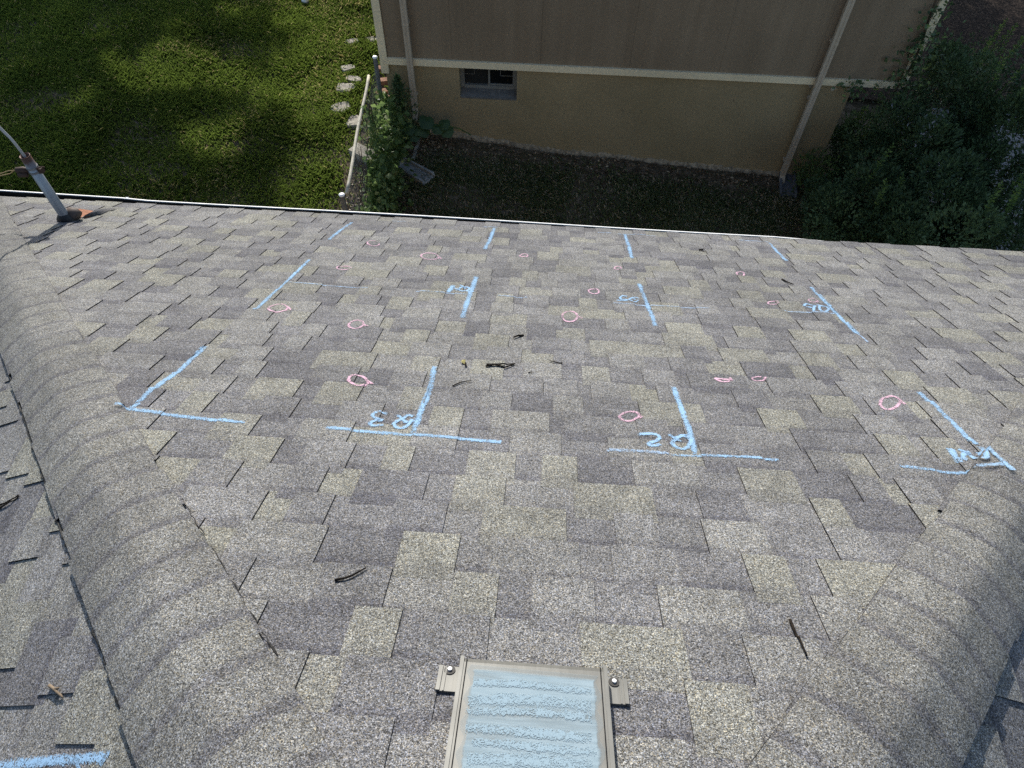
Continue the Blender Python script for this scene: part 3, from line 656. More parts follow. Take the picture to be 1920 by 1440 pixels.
# ------------------------------------------------------------------ neighbouring house
YW = 9.20
nb = thing('neighbour_house', (1.2, YW+4, float(zg(1.2))), 'brown sided neighbour house with tan foundation and beige trim', 'house')
def z_(v): return CZ+v
def neighbour():
    xL, xR = -2.39, 4.76; zb, zt = z_(-5.605), z_(-5.51); ztop = z_(-2.9)
    seams = [xL+.09, -1.40, -.18, 1.04, 2.26, 3.48, xR-.07]
    for a, b_ in zip(seams[:-1], seams[1:]):
        m = MB(); m.box((a+.0012, YW, zt-.02), (b_-.0012, YW+.05, ztop)); m.build('siding_panel', M_SIDE, nb)
    m = MB(); m.box((xL+.02, YW+.055, zt-.02), (xR-.02, YW+7.4, ztop)); m.build('wall', M_SIDE, nb)
    m = MB(); m.box((xL-.01, YW-.035, zb), (xR+.01, YW+.04, zt)); m.build('band_board', M_TRIM, nb)
    for x0, x1 in ((xL-.02, xL+.085), (xR-.065, xR+.03)):
        m = MB(); m.box((x0, YW-.028, zb+.005 if x1 > 0 else zb-.14), (x1, YW+.06, ztop)); m.box((x0, YW+.06, zb+.005), (x0+.03 if x0 < 0 else x0+.095, YW+.14, ztop)); m.build('corner_board', M_TRIM, nb)
    # foundation with window opening
    wx0, wx1 = at_y(861, 150, YW)[0], at_y(969, 150, YW)[0]; wz0 = z_(-6.085); fx0, fx1 = xL+.03, 4.13; yf = YW+.025; zbot = z_(-8.2); dp = .15
    m = MB()
    def q(x0, x1, z0, z1, y=yf): m.add([(x0, y, z0), (x1, y, z0), (x1, y, z1), (x0, y, z1)], [(0, 1, 2, 3)])
    q(fx0, wx0, zbot, zb); q(wx1, fx1, zbot, zb); q(wx0, wx1, zbot, wz0)
    for x in (fx0, fx1): m.add([(x, yf, zbot), (x, yf+7, zbot), (x, yf+7, zb), (x, yf, zb)], [(0, 1, 2, 3)])
    for x in (wx0, wx1): m.add([(x, yf, wz0), (x, yf+dp, wz0), (x, yf+dp, zb), (x, yf, zb)], [(0, 1, 2, 3)])
    m.build('foundation_wall', M_FOUND, nb)
    # window
    yb = yf+dp; f = MB()
    zs = z_(-5.99)
    f.box((wx0-.004, yb-.02, zs-.02), (wx0+.055, yb+.05, zb+.02)); f.box((wx1-.055, yb-.02, zs-.02), (wx1+.004, yb+.05, zb+.02)); f.box((wx0+.055, yb-.02, zs-.03), (wx1-.055, yb+.05, zs+.018))
    win = f.build('window', M_WFRAME, nb); tag(win, 'small sliding basement window under the beige band')
    s = MB(); s.hexa([(wx0+.002, yf-.004, wz0-.02), (wx1-.002, yf-.004, wz0-.02), (wx1-.002, yb+.02, wz0-.02), (wx0+.002, yb+.02, wz0-.02), (wx0+.002, yf-.004, wz0+.006), (wx1-.002, yf-.004, wz0+.006), (wx1-.002, yb+.02, zs-.022), (wx0+.002, yb+.02, zs-.022)]); s.build('sill', M_SILL, win)
    xm = (wx0+wx1)/2+.0
    p = MB(); p.box((wx0+.055, yb+.025, zs+.018), (xm-.01, yb+.03, zb+.02)); tag(p.build('pane', M_SCREEN, win), 'left pane behind a grey insect screen')
    p = MB(); p.box((xm+.012, yb+.012, zs+.018), (wx1-.06, yb+.017, zb+.02)); p.build('pane', M_GLASS, win)
    p = MB(); p.box((xm-.012, yb-.004, zs+.018), (xm+.014, yb+.036, zb+.02)); p.box((xm+.014, yb-.002, zs+.018), (wx1-.055, yb+.02, zs+.04)); p.box((wx1-.068, yb-.001, zs+.04), (wx1-.0555, yb+.021, zb+.02)); p.build('sash', M_WFRAME, win)
    for x0, x1, m_ in ((xm+.16, wx1-.07, M_WFRAME), (wx0+.06, wx0+.20, M_SILL)):  # thin strips forming a partial rectangle on each pane
        p = MB(); z0, z1 = zs+.16, zs+.255; yq = yb+.010 if x0 > xm else yb+.022
        for a in ((x0, z0, x1, z0+.006), (x0, z1, x1, z1+.006)): p.box((a[0], yq-.003, a[1]), (a[2], yq, a[3]))
        xs = x0 if x0 > xm else x1-.006
        p.box((xs, yq-.003, z0+.006), (xs+.006, yq, z1)); p.build('pane_outline', m_, win)
    # crumbled footing along the ground line
    V = []; xs = np.arange(fx0, fx1, .05); rnd = random.Random(2)
    for x in xs:
        h = zg(x)+.055+rnd.uniform(-.02, .025); d = .035+rnd.uniform(-.012, .012)
        V += [(x, yf-d-.02, zg(x)-.1), (x, yf-d, h-.03), (x, yf+.0, h+.012)]
    m = MB(); m.add(V, [(i*3+k, (i+1)*3+k, (i+1)*3+k+1, i*3+k+1) for i in range(len(xs)-1) for k in range(2)]); m.build('footing', M_CRUST, nb, smooth=True)
    # roof
    ro = MB(); x0, x1 = xL-.4, xR+.4; y0, y1 = YW-.42, YW+7.9; ym = (y0+y1)/2; zr = ztop+1.35
    ro.add([(x0, y0, ztop-.05), (x1, y0, ztop-.05), (x1, ym, zr), (x0, ym, zr), (x0, y1, ztop-.05), (x1, y1, ztop-.05), (x0, y0, ztop-.2), (x1, y0, ztop-.2), (x1, y1, ztop-.2), (x0, y1, ztop-.2)],
           [(0, 1, 2, 3), (3, 2, 5, 4), (0, 3, 4, 9, 6), (1, 7, 8, 5, 2), (6, 7, 1, 0), (4, 5, 8, 9), (6, 9, 8, 7)])
    ro.build('roof', M_EDGE, nb)
    # downspouts
    for px0, zend, lab, kick in ((at_y(773, 160, YW-.10)[0], z_(-6.36), 'left', .09), (at_y(1534, 160, YW-.10)[0], z_(-7.16), 'right', .12)):
        m = MB(); w, d = .040, .030; yc = YW-.085
        path = [(yc, ztop-.1), (yc, zend+.14), (yc-.012, zend+.10), (yc-kick, zend)]; V = []
        for i, (yy, zz) in enumerate(path):
            ty = 0 if i < 2 else .5
            for dx, dy in ((-w, -d), (-w*.25, -d), (-w*.2, -d+.005), (w*.2, -d+.005), (w*.25, -d), (w, -d), (w, d), (-w, d)): V.append((px0+dx, yy+dy*(1-.2*ty), zz+dy*ty))
        n = 8; m.add(V, [(j*n+k, j*n+(k+1) % n, (j+1)*n+(k+1) % n, (j+1)*n+k) for j in range(3) for k in range(n)])
        ds = m.build('downspout', M_TRIM2, nb); tag(ds, lab+' beige metal downspout on the neighbour wall')
        m = MB(); m.box((px0-w-.004, yc-d-.003, z_(-5.0)), (px0+w+.004, YW-.001, z_(-4.97))); m.build('strap', M_TRIM2, ds)
        m = MB(); m.box((px0-w-.004, yc-d-.003, zend+.3), (px0+w+.004, YW+.02, zend+.33)); m.build('strap', M_TRIM2, ds)
neighbour()
def peel():
    for i, (p, r0) in enumerate((((1521, 158), .05), ((1519, 181), .045), ((1563, 166), .04), ((1596, 168), .05))):
        c = at_y(*p, YW+.022); rn = random.Random(i); n = 11; V = [(c[0]+r0*rn.uniform(.5, 1.2)*math.cos(2*math.pi*k/n), YW+.0225, c[2]+r0*rn.uniform(.5, 1.2)*math.sin(2*math.pi*k/n)) for k in range(n)]
        obj('peeled_paint', V, [tuple(range(n))], M_STONE, nb)
peel()
# ------------------------------------------------------------------ splash blocks, boards, stones
def splash(name, cx, cy, ang, L, Wd, label, mat):
    o = thing(name, (cx, cy, float(zsurf(cx, cy))), label, 'splash block', 'splash blocks under the downspouts'); z = float(zsurf(cx, cy)); ca, sa = math.cos(ang), math.sin(ang)
    def T(x, y, zz): return (cx+x*ca-y*sa, cy+x*sa+y*ca, z+zz)
    b = MB(); b.hexa([T(-Wd/2, -L/2, -.03), T(Wd/2, -L/2, -.03), T(Wd/2*.85, L/2, -.03), T(-Wd/2*.85, L/2, -.03), T(-Wd/2, -L/2, .025), T(Wd/2, -L/2, .025), T(Wd/2*.85, L/2, .05), T(-Wd/2*.85, L/2, .05)]); b.build('tray', mat, o)
    for sx in (-1, 1):
        b = MB(); a, c = sx*Wd/2, sx*(Wd/2-.035)
        b.hexa([T(a, -L/2, 0), T(c, -L/2, 0), T(c*.85, L/2, 0), T(a*.85, L/2, 0), T(a, -L/2+.03, .07), T(c, -L/2+.03, .07), T(c*.85, L/2, .10), T(a*.85, L/2, .10)]); b.build('side_wall', mat, o)
    b = MB(); b.hexa([T(-Wd/2*.85, L/2-.03, .05), T(Wd/2*.85, L/2-.03, .05), T(Wd/2*.85, L/2, .05), T(-Wd/2*.85, L/2, .05), T(-Wd/2*.8, L/2-.03, .10), T(Wd/2*.8, L/2-.03, .10), T(Wd/2*.8, L/2, .10), T(-Wd/2*.8, L/2, .10)]); b.build('end_wall', mat, o)
sp = at_z(785, 335, CZ-6.72); splash('splash_block', sp[0]-.06, sp[1]+.08, R_(58), .55, .26, 'tilted concrete splash block below the left downspout', M_CONC)
sp = at_z(1476, 360, CZ-7.2); splash('splash_block', sp[0], sp[1]+.12, R_(-6), .55, .26, 'grey splash block below the right downspout beside the shrubs', plain('dark grey concrete', (.13, .13, .14), .8, .3))  # right block has a darker concrete colour than the left one
def lump(name, cx, cy, sx, sy, h, ang, label, mat, seed, cat='stone', group='edging stones along the fence'):
    rnd = random.Random(seed); n = 9; z = float(zsurf(cx, cy)); V = []; rr = [rnd.uniform(.8, 1.12) for _ in range(n)]
    for f, zz in ((1.0, -.03), (1.0, h*.7), (.92, h), (.5, h*1.05)):
        for k in range(n):
            q = 2*math.pi*k/n; a = sx*rr[k]*f*math.copysign(abs(math.cos(q))**.7, math.cos(q)); b_ = sy*rr[k]*f*math.copysign(abs(math.sin(q))**.7, math.sin(q))
            V.append((cx+a*math.cos(ang)-b_*math.sin(ang), cy+a*math.sin(ang)+b_*math.cos(ang), z+zz+rnd.uniform(-.006, .006)))
    b = MB(); b.add(V, [(j*n+k, j*n+(k+1) % n, (j+1)*n+(k+1) % n, (j+1)*n+k) for j in range(3) for k in range(n)]+[tuple(3*n+k for k in range(n))])
    tag(b.build(name, mat), label, cat, group)
ST = [((662, 80), .15, .07, .3, 'small pale stone in the grass highest up by the house corner'), ((697, 76), .13, .08, .1, 'half shaded stone right at the neighbour house corner'), ((652, 131), .12, .09, .5, 'grey stone half hidden in grass above the pale square stone'), ((662, 151), .14, .08, -.3, 'dull grey stone beside the ivy'),
      ((649, 167), .17, .13, .2, 'pale square flat stone left of the fence rail'), ((640, 204), .16, .14, .4, 'rounded grey flat stone, leftmost of the edging'), ((665, 229), .12, .16, .05, 'pale upright paver touching the fence rail')]
for i, (p, sx, sy, an, lb) in enumerate(ST):
    q = at_z(*p, CZ-6.62); lump('edging_stone', q[0], q[1], sx, sy, .055, an, lb, M_STONE, 20+i)
q = at_z(684, 298, CZ-6.66); 
def paver():
    b = MB(); z = float(zsurf(q[0], q[1])); ca, sa = math.cos(-.55), math.sin(-.55); P = []
    for zz in (-.02, .12):
        for a, c in ((-.2, -.1), (.2, -.1), (.2, .1), (-.2, .1)): P.append((q[0]+a*ca-c*sa, q[1]+a*sa+c*ca, z+zz))
    b.hexa(P); tag(b.build('paving_block', M_STONE), 'thick tan block with sunlit top at the foot of the fence', 'block')
paver()
BR = [(716, 128), (722, 150), (714, 172), (725, 182), (718, 214), (712, 242), (700, 250)]
for i, p in enumerate(BR):
    c = at_z(*p, CZ-6.6); b = MB(); z = float(zsurf(c[0], c[1])); an = .3*i; P = []
    for zz in (-.02, .07):
        for a, d in ((-.1, -.05), (.1, -.05), (.1, .05), (-.1, .05)): P.append((c[0]+a*math.cos(an)-d*math.sin(an), c[1]+a*math.sin(an)+d*math.cos(an), z+zz))
    b.hexa(P); tag(b.build('loose_brick', M_BRICK), 'loose red brick among the ivy, '+['nearest the house corner', 'second from the house corner', 'third from the house corner', 'tucked against the foundation', 'fifth from the house corner', 'just above the lowest brick', 'lowest and closest to the fence rail'][i], 'brick', 'loose bricks in the ivy')
def board(name, p0, p1, z, w, h, mat, label, cat):
    a = at_z(*p0, CZ+z); c = at_z(*p1, CZ+z); t = c-a; L = np.linalg.norm(t); t /= L; s_ = np.array([-t[1], t[0], 0])*w/2; b = MB()
    b.hexa([a-s_, c-s_, c+s_, a+s_, a-s_+[0, 0, h], c-s_+[0, 0, h], c+s_+[0, 0, h], a+s_+[0, 0, h]]); tag(b.build(name, mat), label, cat)
board('edging_board', (775, 303), (787, 262), -6.73, .05, .05, M_STONE, 'short pale board lying below the left downspout', 'board')
board('edging_board', (748, 310), (792, 345), -6.74, .05, .07, M_CONC, 'grey edging board running into the tilted splash block', 'board')
bp = at_z(573, 3, CZ-6.6); b = MB(); V = []; n = 14
for j in range(9):
    for k in range(n): V.append((bp[0]+.07*math.sin(math.pi*j/8)*math.cos(2*math.pi*k/n), bp[1]+.07*math.sin(math.pi*j/8)*math.sin(2*math.pi*k/n), float(zsurf(bp[0], bp[1]))+.07-.07*math.cos(math.pi*j/8)))
b.add(V, [(j*n+k, j*n+(k+1) % n, (j+1)*n+(k+1) % n, (j+1)*n+k) for j in range(8) for k in range(n)]); tag(b.build('ball', M_BALL, smooth=True), 'small white ball lying on the lawn at the top of the picture', 'ball')
# ------------------------------------------------------------------ fence
ZR = CZ-5.47
f0 = at_z(649, 368, ZR); f1 = at_z(690, 145, ZR); f2 = at_z(703, 108, ZR+.06)
def fence():
    o = thing('chain_link_fence', (float(f0[0]), float((f0[1]+f2[1])/2), float(zg(-2.4))), 'low chain link fence with pale top rail, overgrown with ivy', 'fence')
    d = (f1-f0)/np.linalg.norm(f1-f0); a = f0-d*2.2
    b = MB(); P = [f0+d*.05+(f1-f0)*t+np.array([.006*math.sin(9*t), 0, .012*math.sin(5*t)]) for t in np.linspace(0, 1, 14)]; b.tube(P, .021, 10); b.build('top_rail', M_PIPEW, o, smooth=True)
    for p, top in ((at_z(641, 366, ZR+.05), ZR+.05), (f2, ZR+.06)):
        b = MB(); b.tube([(p[0], p[1], float(zg(-2.5))-.1), (p[0], p[1], top)], .030, 12); po = b.build('post', M_GALV, o, smooth=False)
        b = MB(); b.tube([(p[0], p[1], top), (p[0], p[1], top+.012), (p[0], p[1], top+.022)], [.034, .034, .018], 12); b.build('post_cap', M_WHITE, po)
    # mesh of diagonal wires
    b = MB(); L = np.linalg.norm(f2-f0); zb = float(zg(-2.5))+.02; Hh = ZR-zb-.02; st = .075
    def pt(l, z): pp = f0+(f2-f0)*(l/L); return (pp[0], pp[1], z)
    k = -int(Hh/st)
    while k*st < L:
        for sgn in (1, -1):
            l0, l1 = k*st, k*st+Hh; z0, z1 = (zb, zb+Hh) if sgn > 0 else (zb+Hh, zb)
            t0 = max(0, -l0/Hh); t1 = min(1, (L-l0)/Hh)
            if t1 > t0:
                A = np.array(pt(l0+Hh*t0, z0+(z1-z0)*t0)); B = np.array(pt(l0+Hh*t1, z0+(z1-z0)*t1)); b.tube([A, B], .0016, 4, cap=False)
        k += 1
    b.build('wire_mesh', M_GALV, o)
fence()
# ------------------------------------------------------------------ foliage
def leaf_mesh(name, P, D, size, mat, parent=None, ratio=.55, fold=.25, seed=0, rnd_vals=None):
    r = np.random.default_rng(seed); n = len(P); P = np.asarray(P); D = D/(np.linalg.norm(D, axis=1, keepdims=True)+1e-9)
    q = r.normal(size=(n, 3)); W = np.cross(D, q); W /= np.linalg.norm(W, axis=1, keepdims=True)+1e-9; N = np.cross(D, W)
    s = (size*r.uniform(.6, 1.25, n))[:, None]
    mid = P+D*s*.5
    V = np.stack([P, mid+W*s*ratio*.5+N*s*fold*.3, P+D*s-N*s*.08, mid-W*s*ratio*.5+N*s*fold*.3], 1).reshape(-1, 3)
    F = np.arange(4*n).reshape(n, 4)
    rv = np.repeat(r.random(n) if rnd_vals is None else rnd_vals, 4)
    return obj(name, V, F, mat, parent, attrs={'rnd': ('FLOAT', rv)})
def grass(name, x0, x1, y0, y1, n, hgt, mat, keep, seed, label):
    r = np.random.default_rng(seed); x = r.uniform(x0, x1, n); y = r.uniform(y0, y1, n)
    k = r.random(n) < keep(x, y); x, y = x[k], y[k]; n = len(x); z = zsurf(x, y)
    a = r.uniform(0, 2*np.pi, n); ln = r.uniform(.2, 1.1, n); clump = vnoise(x, y, 1.9, seed+1); h = hgt*r.uniform(.5, 1.2, n)*(.55+.9*clump)
    ca, sa = np.cos(a), np.sin(a); w = .0075*r.uniform(.6, 1.4, n)
    B = np.stack([x, y, z-.005], 1); side = np.stack([-sa, ca, 0*a], 1)*w[:, None]
    tip = B+np.stack([ca*ln*h, sa*ln*h, h*.95], 1); mid = B+np.stack([ca*ln*h*.3, sa*ln*h*.3, h*.6], 1)
    V = np.stack([B-side, B+side, mid+side*.8, tip, mid-side*.8], 1).reshape(-1, 3)
    i5 = np.arange(n)*5
    rv = np.clip(.55*vnoise(x, y, .8, seed+2)+.45*r.random(n), 0, 1)*.84; dry = r.random(n) < .03+.14*(vnoise(x, y, 1.1, seed+5) > .70); rv = np.where(dry | ((r.random(n) < .16) & (hgt < .07)), 1., rv)
    F = np.stack([i5, i5+1, i5+2, i5+3, i5+4], 1)
    o = obj(name, V, F, mat, attrs={'rnd': ('FLOAT', np.repeat(rv, 5))}); tag(o, label, 'grass', kind='stuff')
def clear(x, y):                               # no grass on top of the edging stones
    k = np.ones_like(x)
    for p, sx, sy, an, lb in ST:
        q_ = at_z(*p, CZ-6.62); k *= (np.hypot(x-q_[0], y-q_[1]) > max(sx, sy)*.72)
    return k
def bare(x, y):                                # worn spots in the lawn
    k = .72+.28*(vnoise(x, y, 2.1, 32) > .3)
    for px_, py_, a, b_ in ((85, 190, .55, .3), (245, 250, .35, .3), (290, 335, .5, .35), (175, 60, .5, .3), (440, 95, .35, .3), (470, 270, .3, .25), (30, 60, .5, .3), (395, 205, .3, .2)):
        q_ = at_z(px_, py_, CZ-6.6); d = ((x-q_[0])/a)**2+((y-q_[1])/b_)**2+(vnoise(x, y, 3.1, 33)-.5)*1.2; k = np.where(d < 1, k*.5, k)
    return k
grass('lawn_grass', -11.5, -2.55, 6.9, 15.6, 250000, .085, M_GRASS, lambda x, y: bare(x, y)*np.clip((-2.75-x)/.45, .06, 1)*clear(x, y), 3, 'green lawn in dappled tree shade left of the fence')
grass('thin_grass', -2.6, 6.2, 6.9, 9.1, 105000, .06, M_GRASS2, lambda x, y: np.clip((8.95-y)/.7, .02, 1)*np.clip((x+2.3)/.7, .1, 1)*(.30+.70*(vnoise(x, y, 1.4, 44) > .38)), 6, 'thin patchy grass in the shade below the neighbour wall')
def litter():
    r = np.random.default_rng(8); n = 4200; x = np.concatenate([r.uniform(-2.75, -1.6, 2600), r.uniform(-1.6, 4, 1600)]); y = np.concatenate([r.uniform(7., 9.15, 2600), 9.18-np.abs(r.normal(0, .35, 1600))])
    P = np.stack([x, y, zsurf(x, y)+r.uniform(.004, .03, n)], 1); D = r.normal(size=(n, 3))*[1, 1, .25]
    tag(leaf_mesh('leaf_litter', P, D, .05, M_LITTER, seed=9), 'dry leaves and bark bits on the bare soil', 'leaf litter', kind='stuff')
litter()
def ivy():
    o = thing('ivy', (float(f1[0])+.1, 8.3, float(zg(-2.4))), 'green ivy climbing the chain link fence beside the house corner', 'ivy')
    r = np.random.default_rng(5); n = 5200; t = r.uniform(-.25, 1, n)**1.0; base = f0[None]+(f2-f0)[None]*t[:, None]
    z = float(zg(-2.4))+(ZR-float(zg(-2.4)))*r.beta(1.1, 1.3, n)*(.55+.5*vnoise(t*8, t*0, 1., 7)); x = base[:, 0]+r.normal(0, .07, n)+.05*(1-(z-float(zg(-2.4)))/1.2)+np.abs(r.normal(0, .12, n))
    keep = (t > .10) | (r.random(n) < .25); keep &= ((t > .33) | (z < float(zg(-2.4))+.55))
    P = np.stack([x, base[:, 1]+r.normal(0, .03, n), z], 1)[keep]; D = r.normal(size=P.shape)+np.array([.7, -.2, .3])
    leaf_mesh('leaves', P, D, .085, M_IVY, o, .85, seed=12)
    b = MB(); rn = random.Random(4)
    for i in range(14):
        tt = rn.uniform(.1, .95); p = f0+(f2-f0)*tt; x, y = p[0], p[1]; z0 = float(zg(x)); pts = [(x+.05, y, z0-.02)]
        for j in range(6): pts.append((x+rn.uniform(-.03, .08), y+rn.uniform(-.12, .12), z0+.2*(j+1)))
        b.tube(pts, .005, 5)
    b.build('stem', M_BARK, o)
ivy()
def conifer_weed():
    p = at_z(757, 225, CZ-6.75); z = float(zg(p[0])); o = thing('slender_weed', (-2.16, 9.03, z), 'tall dark feathery weed growing in the corner beside the left downspout', 'weed')
    r = np.random.default_rng(2); n = 1500; f = r.random(n); P = np.stack([-2.16+r.normal(0, .17, n)*(1.05-f), 9.0+r.normal(0, .07, n)*(1.1-f), z+.05+f*.95], 1); P[:, 1] = np.minimum(P[:, 1], 9.16)
    D = np.stack([P[:, 0]+2.16, P[:, 1]-9.0, .12+0*f], 1)+r.normal(size=P.shape)*.08; leaf_mesh('leaves', P, D, .06, M_PRIV, o, .3, seed=3)
    b = MB(); b.tube([(-2.16, 9.03, z-.05), (-2.15, 9.03, z+.5), (-2.16, 9.02, z+1.)], [.012, .008, .003], 6); b.build('stem', M_BARK, o)
conifer_weed()
def vine():
    z = float(zg(-1.6)); o = thing('squash_vine', (-1.75, 9.0, z), 'vine with broad dark leaves trailing along the foundation by the downspout', 'vine')
    b = MB(); pts = [(-2.1, 8.95, z+.15), (-1.8, 8.9, z+.33), (-1.55, 8.88, z+.42), (-1.3, 8.88, z+.36), (-1.15, 8.9, z+.25)]; b.tube(pts, .008, 6); b.build('stem', M_SHOOT, o)
    for i, p in enumerate([(765, 240), (785, 243), (800, 228), (820, 240), (832, 232), (838, 245), (775, 252), (760, 252), (795, 246)]):
        c = at_y(*p, 8.86+.02*(i % 3)); rr = random.Random(i); R0 = rr.uniform(.085, .115); n = 12; V = [tuple(c)]; t = np.array([rr.uniform(-.3, .3), -.55, .8]); t /= np.linalg.norm(t); a = np.cross(t, [1, 0, 0]); a /= np.linalg.norm(a); e = np.cross(t, a)
        for k in range(n):
            q_ = 2*math.pi*k/n; rad = R0*(1-.35*(k == 0))*(1+.08*math.cos(5*q_)); V.append(tuple(c+rad*(math.cos(q_)*a+math.sin(q_)*e)-t*.025))
        lo = obj('broad_leaf', V, [(0, k+1, (k+1) % n+1) for k in range(n)], M_BIG, o, attrs={'rnd': ('FLOAT', [rr.random()]*(n+1))})
vine()
def shrub(cx, cy, rx, ry, h, n, label, seed, mat=M_PRIV, leaf=.062, shoots=3, name='privet_shrub'):
    z = float(zg(cx)); o = thing(name, (cx, cy, z), label, 'shrub', 'dark shrubs between the houses'); r = np.random.default_rng(seed)
    k = int(26*rx*ry/.5)+10; cc = r.normal(size=(k, 3)); cc /= np.linalg.norm(cc, axis=1, keepdims=True); cc *= r.uniform(.35, 1., (k, 1))**.6
    C = np.stack([cx+cc[:, 0]*rx, cy+cc[:, 1]*ry, z+h*.5+cc[:, 2]*h*.5], 1); i = r.integers(0, k, n); rad = r.uniform(.14, .34, k)[i]
    off = r.normal(size=(n, 3)); off /= np.linalg.norm(off, axis=1, keepdims=True); P = C[i]+off*(rad*r.uniform(.3, 1., n)**.4)[:, None]
    P[:, 2] = np.maximum(P[:, 2], z+.02)
    tone = np.clip(r.random(k)[i]*.5+r.random(n)*.45, 0, 1)*.9; D = off+np.array([0, 0, .7])+r.normal(size=(n, 3))*.4
    leaf_mesh('leaves', P, D, leaf, mat, o, .5, seed=seed, rnd_vals=tone)
    b = MB(); rn = random.Random(seed)
    for j in range(7):
        t = C[rn.randrange(k)]; b.tube([(cx+rn.uniform(-.1, .1), cy+rn.uniform(-.1, .1), z-.05), (cx*.5+t[0]*.5, cy*.5+t[1]*.5, z+.4*(t[2]-z)), tuple(t)], [.02, .013, .005], 5)
    b.build('stem', M_BARK, o)
    if shoots:
        for j in range(shoots):
            t = C[rn.randrange(k)]; L = rn.uniform(.3, .6); dirv = np.array([rn.uniform(-.3, .3), rn.uniform(-.3, .2), 1.]); p0 = np.array([t[0], t[1], z+h*rn.uniform(.75, .98)])
            b = MB(); b.tube([p0-dirv*.2, p0+dirv*L], [.005, .002], 5); st_ = b.build('shoot', M_SHOOT, o)
            PP = [p0+dirv*L*m/34 for m in range(34)]; DD = [[math.cos(m*2.4), math.sin(m*2.4), .5] for m in range(34)]
            leaf_mesh('shoot_leaves', np.array(PP), np.array(DD), .055, M_SHOOT, st_, .5, seed=seed+1+j)
def pz(x, y, z): q = at_z(x, y, CZ+z); return float(q[0]), float(q[1])
x, y = pz(1610, 400, -6.6); shrub(x, y, .75, .6, 1.4, 9000, 'low dark shrub beside the right splash block', 50)
x, y = pz(1760, 420, -6.3); shrub(x, y, .9, .75, 1.8, 15000, 'broad dark shrub nearest our gutter at the right', 51, shoots=2)
x, y = pz(1740, 250, -6.1); shrub(x, y, .85, .8, 2.5, 17000, 'tall dark shrub against the right corner of the neighbour house', 52)
x, y = pz(1870, 270, -6.0); shrub(x, y, .8, .9, 2.5, 17000, 'tall dark shrub at the right edge of the picture', 53, shoots=4)
x, y = pz(1610, 290, -6.8); shrub(x, y, .5, .5, .9, 4500, 'small thin shrub under the overhang right of the foundation', 54, shoots=2)
x, y = pz(1890, 440, -6.4); shrub(x, y, .7, .6, 1.7, 10000, 'dark shrub in the lower right behind the roof edge', 55, shoots=3)
x, y = pz(1520, 330, -6.9); shrub(x, y, .28, .2, .5, 900, 'small bright green weed at the foot of the right downspout', 56, mat=M_IVY, leaf=.06, shoots=0, name='weed_clump')
x, y = pz(1830, 110, -6.6); shrub(x, y, .7, .6, 1.0, 1500, 'sparse upright shrub on dark mulch at the top right', 57, shoots=9)
def creeper():
    o = thing('creeper', (4.75, 9.1, float(zg(4.7))), 'leafy creeper climbing the right corner board of the neighbour house', 'creeper'); b = MB(); pts = []
    for i in range(15): f = i/14; pts.append((4.66+.05*math.sin(7*f), 9.12, CZ-5.62+f*1.9))
    b.tube(pts, .014, 6); b.build('stem', M_BARK, o)
    r = np.random.default_rng(6); P = []; 
    for c, n_, rd in (((4.72, 9.1, CZ-5.35), 130, .15), ((4.72, 9.08, CZ-4.95), 140, .15), ((4.68, 9.08, CZ-4.55), 40, .1), ((4.6, 9.06, CZ-5.62), 60, .12), ((4.1, 9.05, CZ-5.55), 60, .10)): P.append(np.array(c)+r.normal(size=(n_, 3))*rd*[1, .4, 1])
    P = np.concatenate(P); P[:, 1] = np.minimum(P[:, 1], 9.15); leaf_mesh('leaves', P, r.normal(size=P.shape)+[0, -.5, .3], .08, M_PRIV, o, .6, seed=7)
creeper()
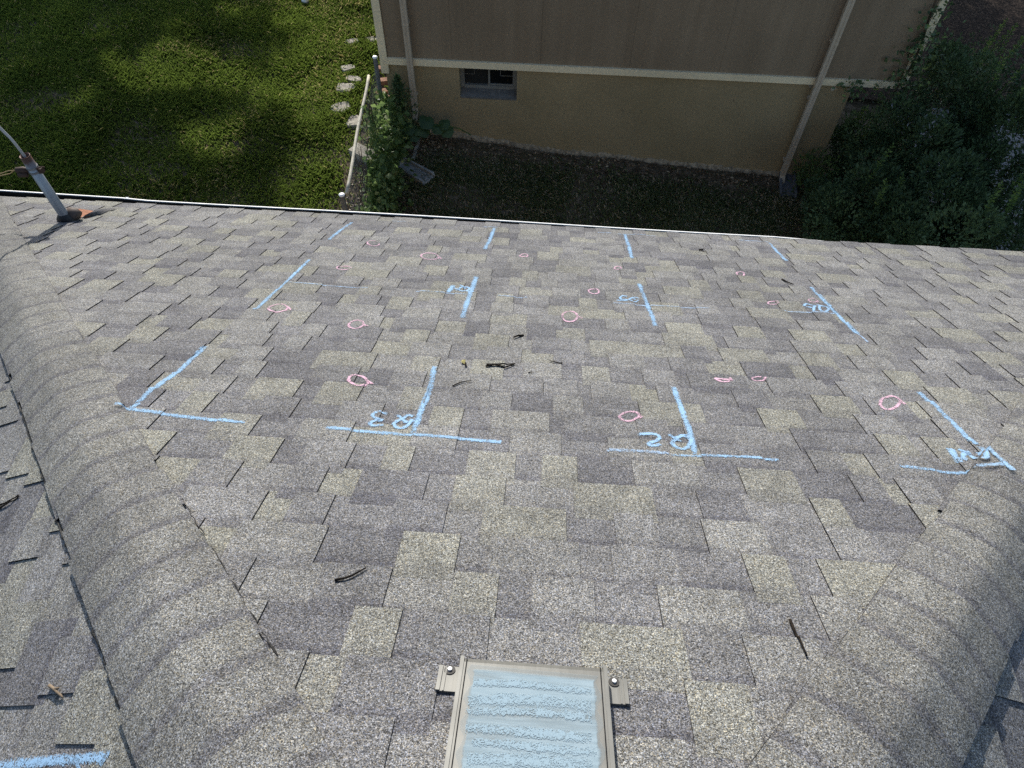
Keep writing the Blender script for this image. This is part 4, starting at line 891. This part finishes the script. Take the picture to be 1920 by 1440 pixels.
# ------------------------------------------------------------------ shade trees beyond the top of the frame
def tree(cx, cy, cz, rx, ry, rz, n, label, seed, gaps=(), leaf=.17):
    z0 = float(zg(cx)); o = thing('shade_tree', (cx, cy, z0), label, 'tree', 'shade trees behind the neighbour house'); r = np.random.default_rng(seed)
    b = MB(); b.tube([(cx, cy, z0-.2), (cx+.1, cy, z0+2.5), (cx, cy+.1, cz), (cx+.2, cy, cz+rz*.6)], [.34, .26, .16, .05], 12); rn = random.Random(seed)
    for j in range(16):
        q_ = rn.uniform(0, 6.28); h0 = rn.uniform(cz-rz*.8, cz+rz*.4); d = rn.uniform(.55, .9)
        b.tube([(cx, cy, h0), (cx+rx*d*.5*math.cos(q_), cy+ry*d*.5*math.sin(q_), h0+.5), (cx+rx*d*math.cos(q_), cy+ry*d*math.sin(q_), h0+1.1)], [.10, .06, .02], 7)
    b.build('trunk', M_BARK, o, smooth=True)
    k = 150; cc = r.normal(size=(k, 3)); cc /= np.linalg.norm(cc, axis=1, keepdims=True); cc *= r.uniform(.1, 1., (k, 1))**.45
    C = np.array([cx, cy, cz])+cc*[rx, ry, rz]; i = r.integers(0, k, n); off = r.normal(size=(n, 3))*.42; P = C[i]+off
    # where light falls through the crown to the lawn
    t = (P[:, 2]-(CZ-6.6))/SUN[2]; gx = P[:, 0]-SUN[0]*t; gy = P[:, 1]-SUN[1]*t; keep = np.ones(n, bool)
    for x, y, a, b_, pr in gaps:
        q_ = at_z(x, y, CZ-6.6); d = ((gx-q_[0])/a)**2+((gy-q_[1])/b_)**2+(vnoise(gx, gy, 2.6, 5)-.5)*1.3; keep &= ~((d < 1) & (r.random(n) < pr))
    P = P[keep]; D = r.normal(size=P.shape)+[0, 0, -.2]
    leaf_mesh('crown', P, D, leaf, M_TREE, o, .6, seed=seed)
GAPS = [(270, 130, 1.0, .75, 1.), (385, 145, .9, .7, 1.), (300, 170, .8, .5, 1.), (145, 190, .5, .45, 1.), (390, 265, .6, .6, 1.), (215, 52, .5, .3, .95), (330, 65, .45, .3, .94), (120, 75, .4, .25, .94), (560, 45, .7, .4, .9), (520, 165, .45, .5, .9), (610, 190, .55, .9, .98), (650, 60, .5, .8, .97), (600, 330, .6, .5, .95), (620, 110, .45, .6, .93), (640, 270, .5, .9, .99), (60, 110, .3, .25, .9), (440, 30, .4, .3, .9), (190, 95, .3, .3, .9)]
tree(-12.75, 26.3, CZ+1.2, 3.9, 4.4, 3.9, 130000, 'large leafy shade tree behind the lawn, left of the neighbour house', 70, GAPS)
tree(3.6, 25.8, CZ+.9, 4.8, 4.2, 4.0, 60000, 'added unseen leafy tree behind the neighbour house, shading the right shrubs', 71)  # tree added out of view to keep the right-hand shrubs in shade
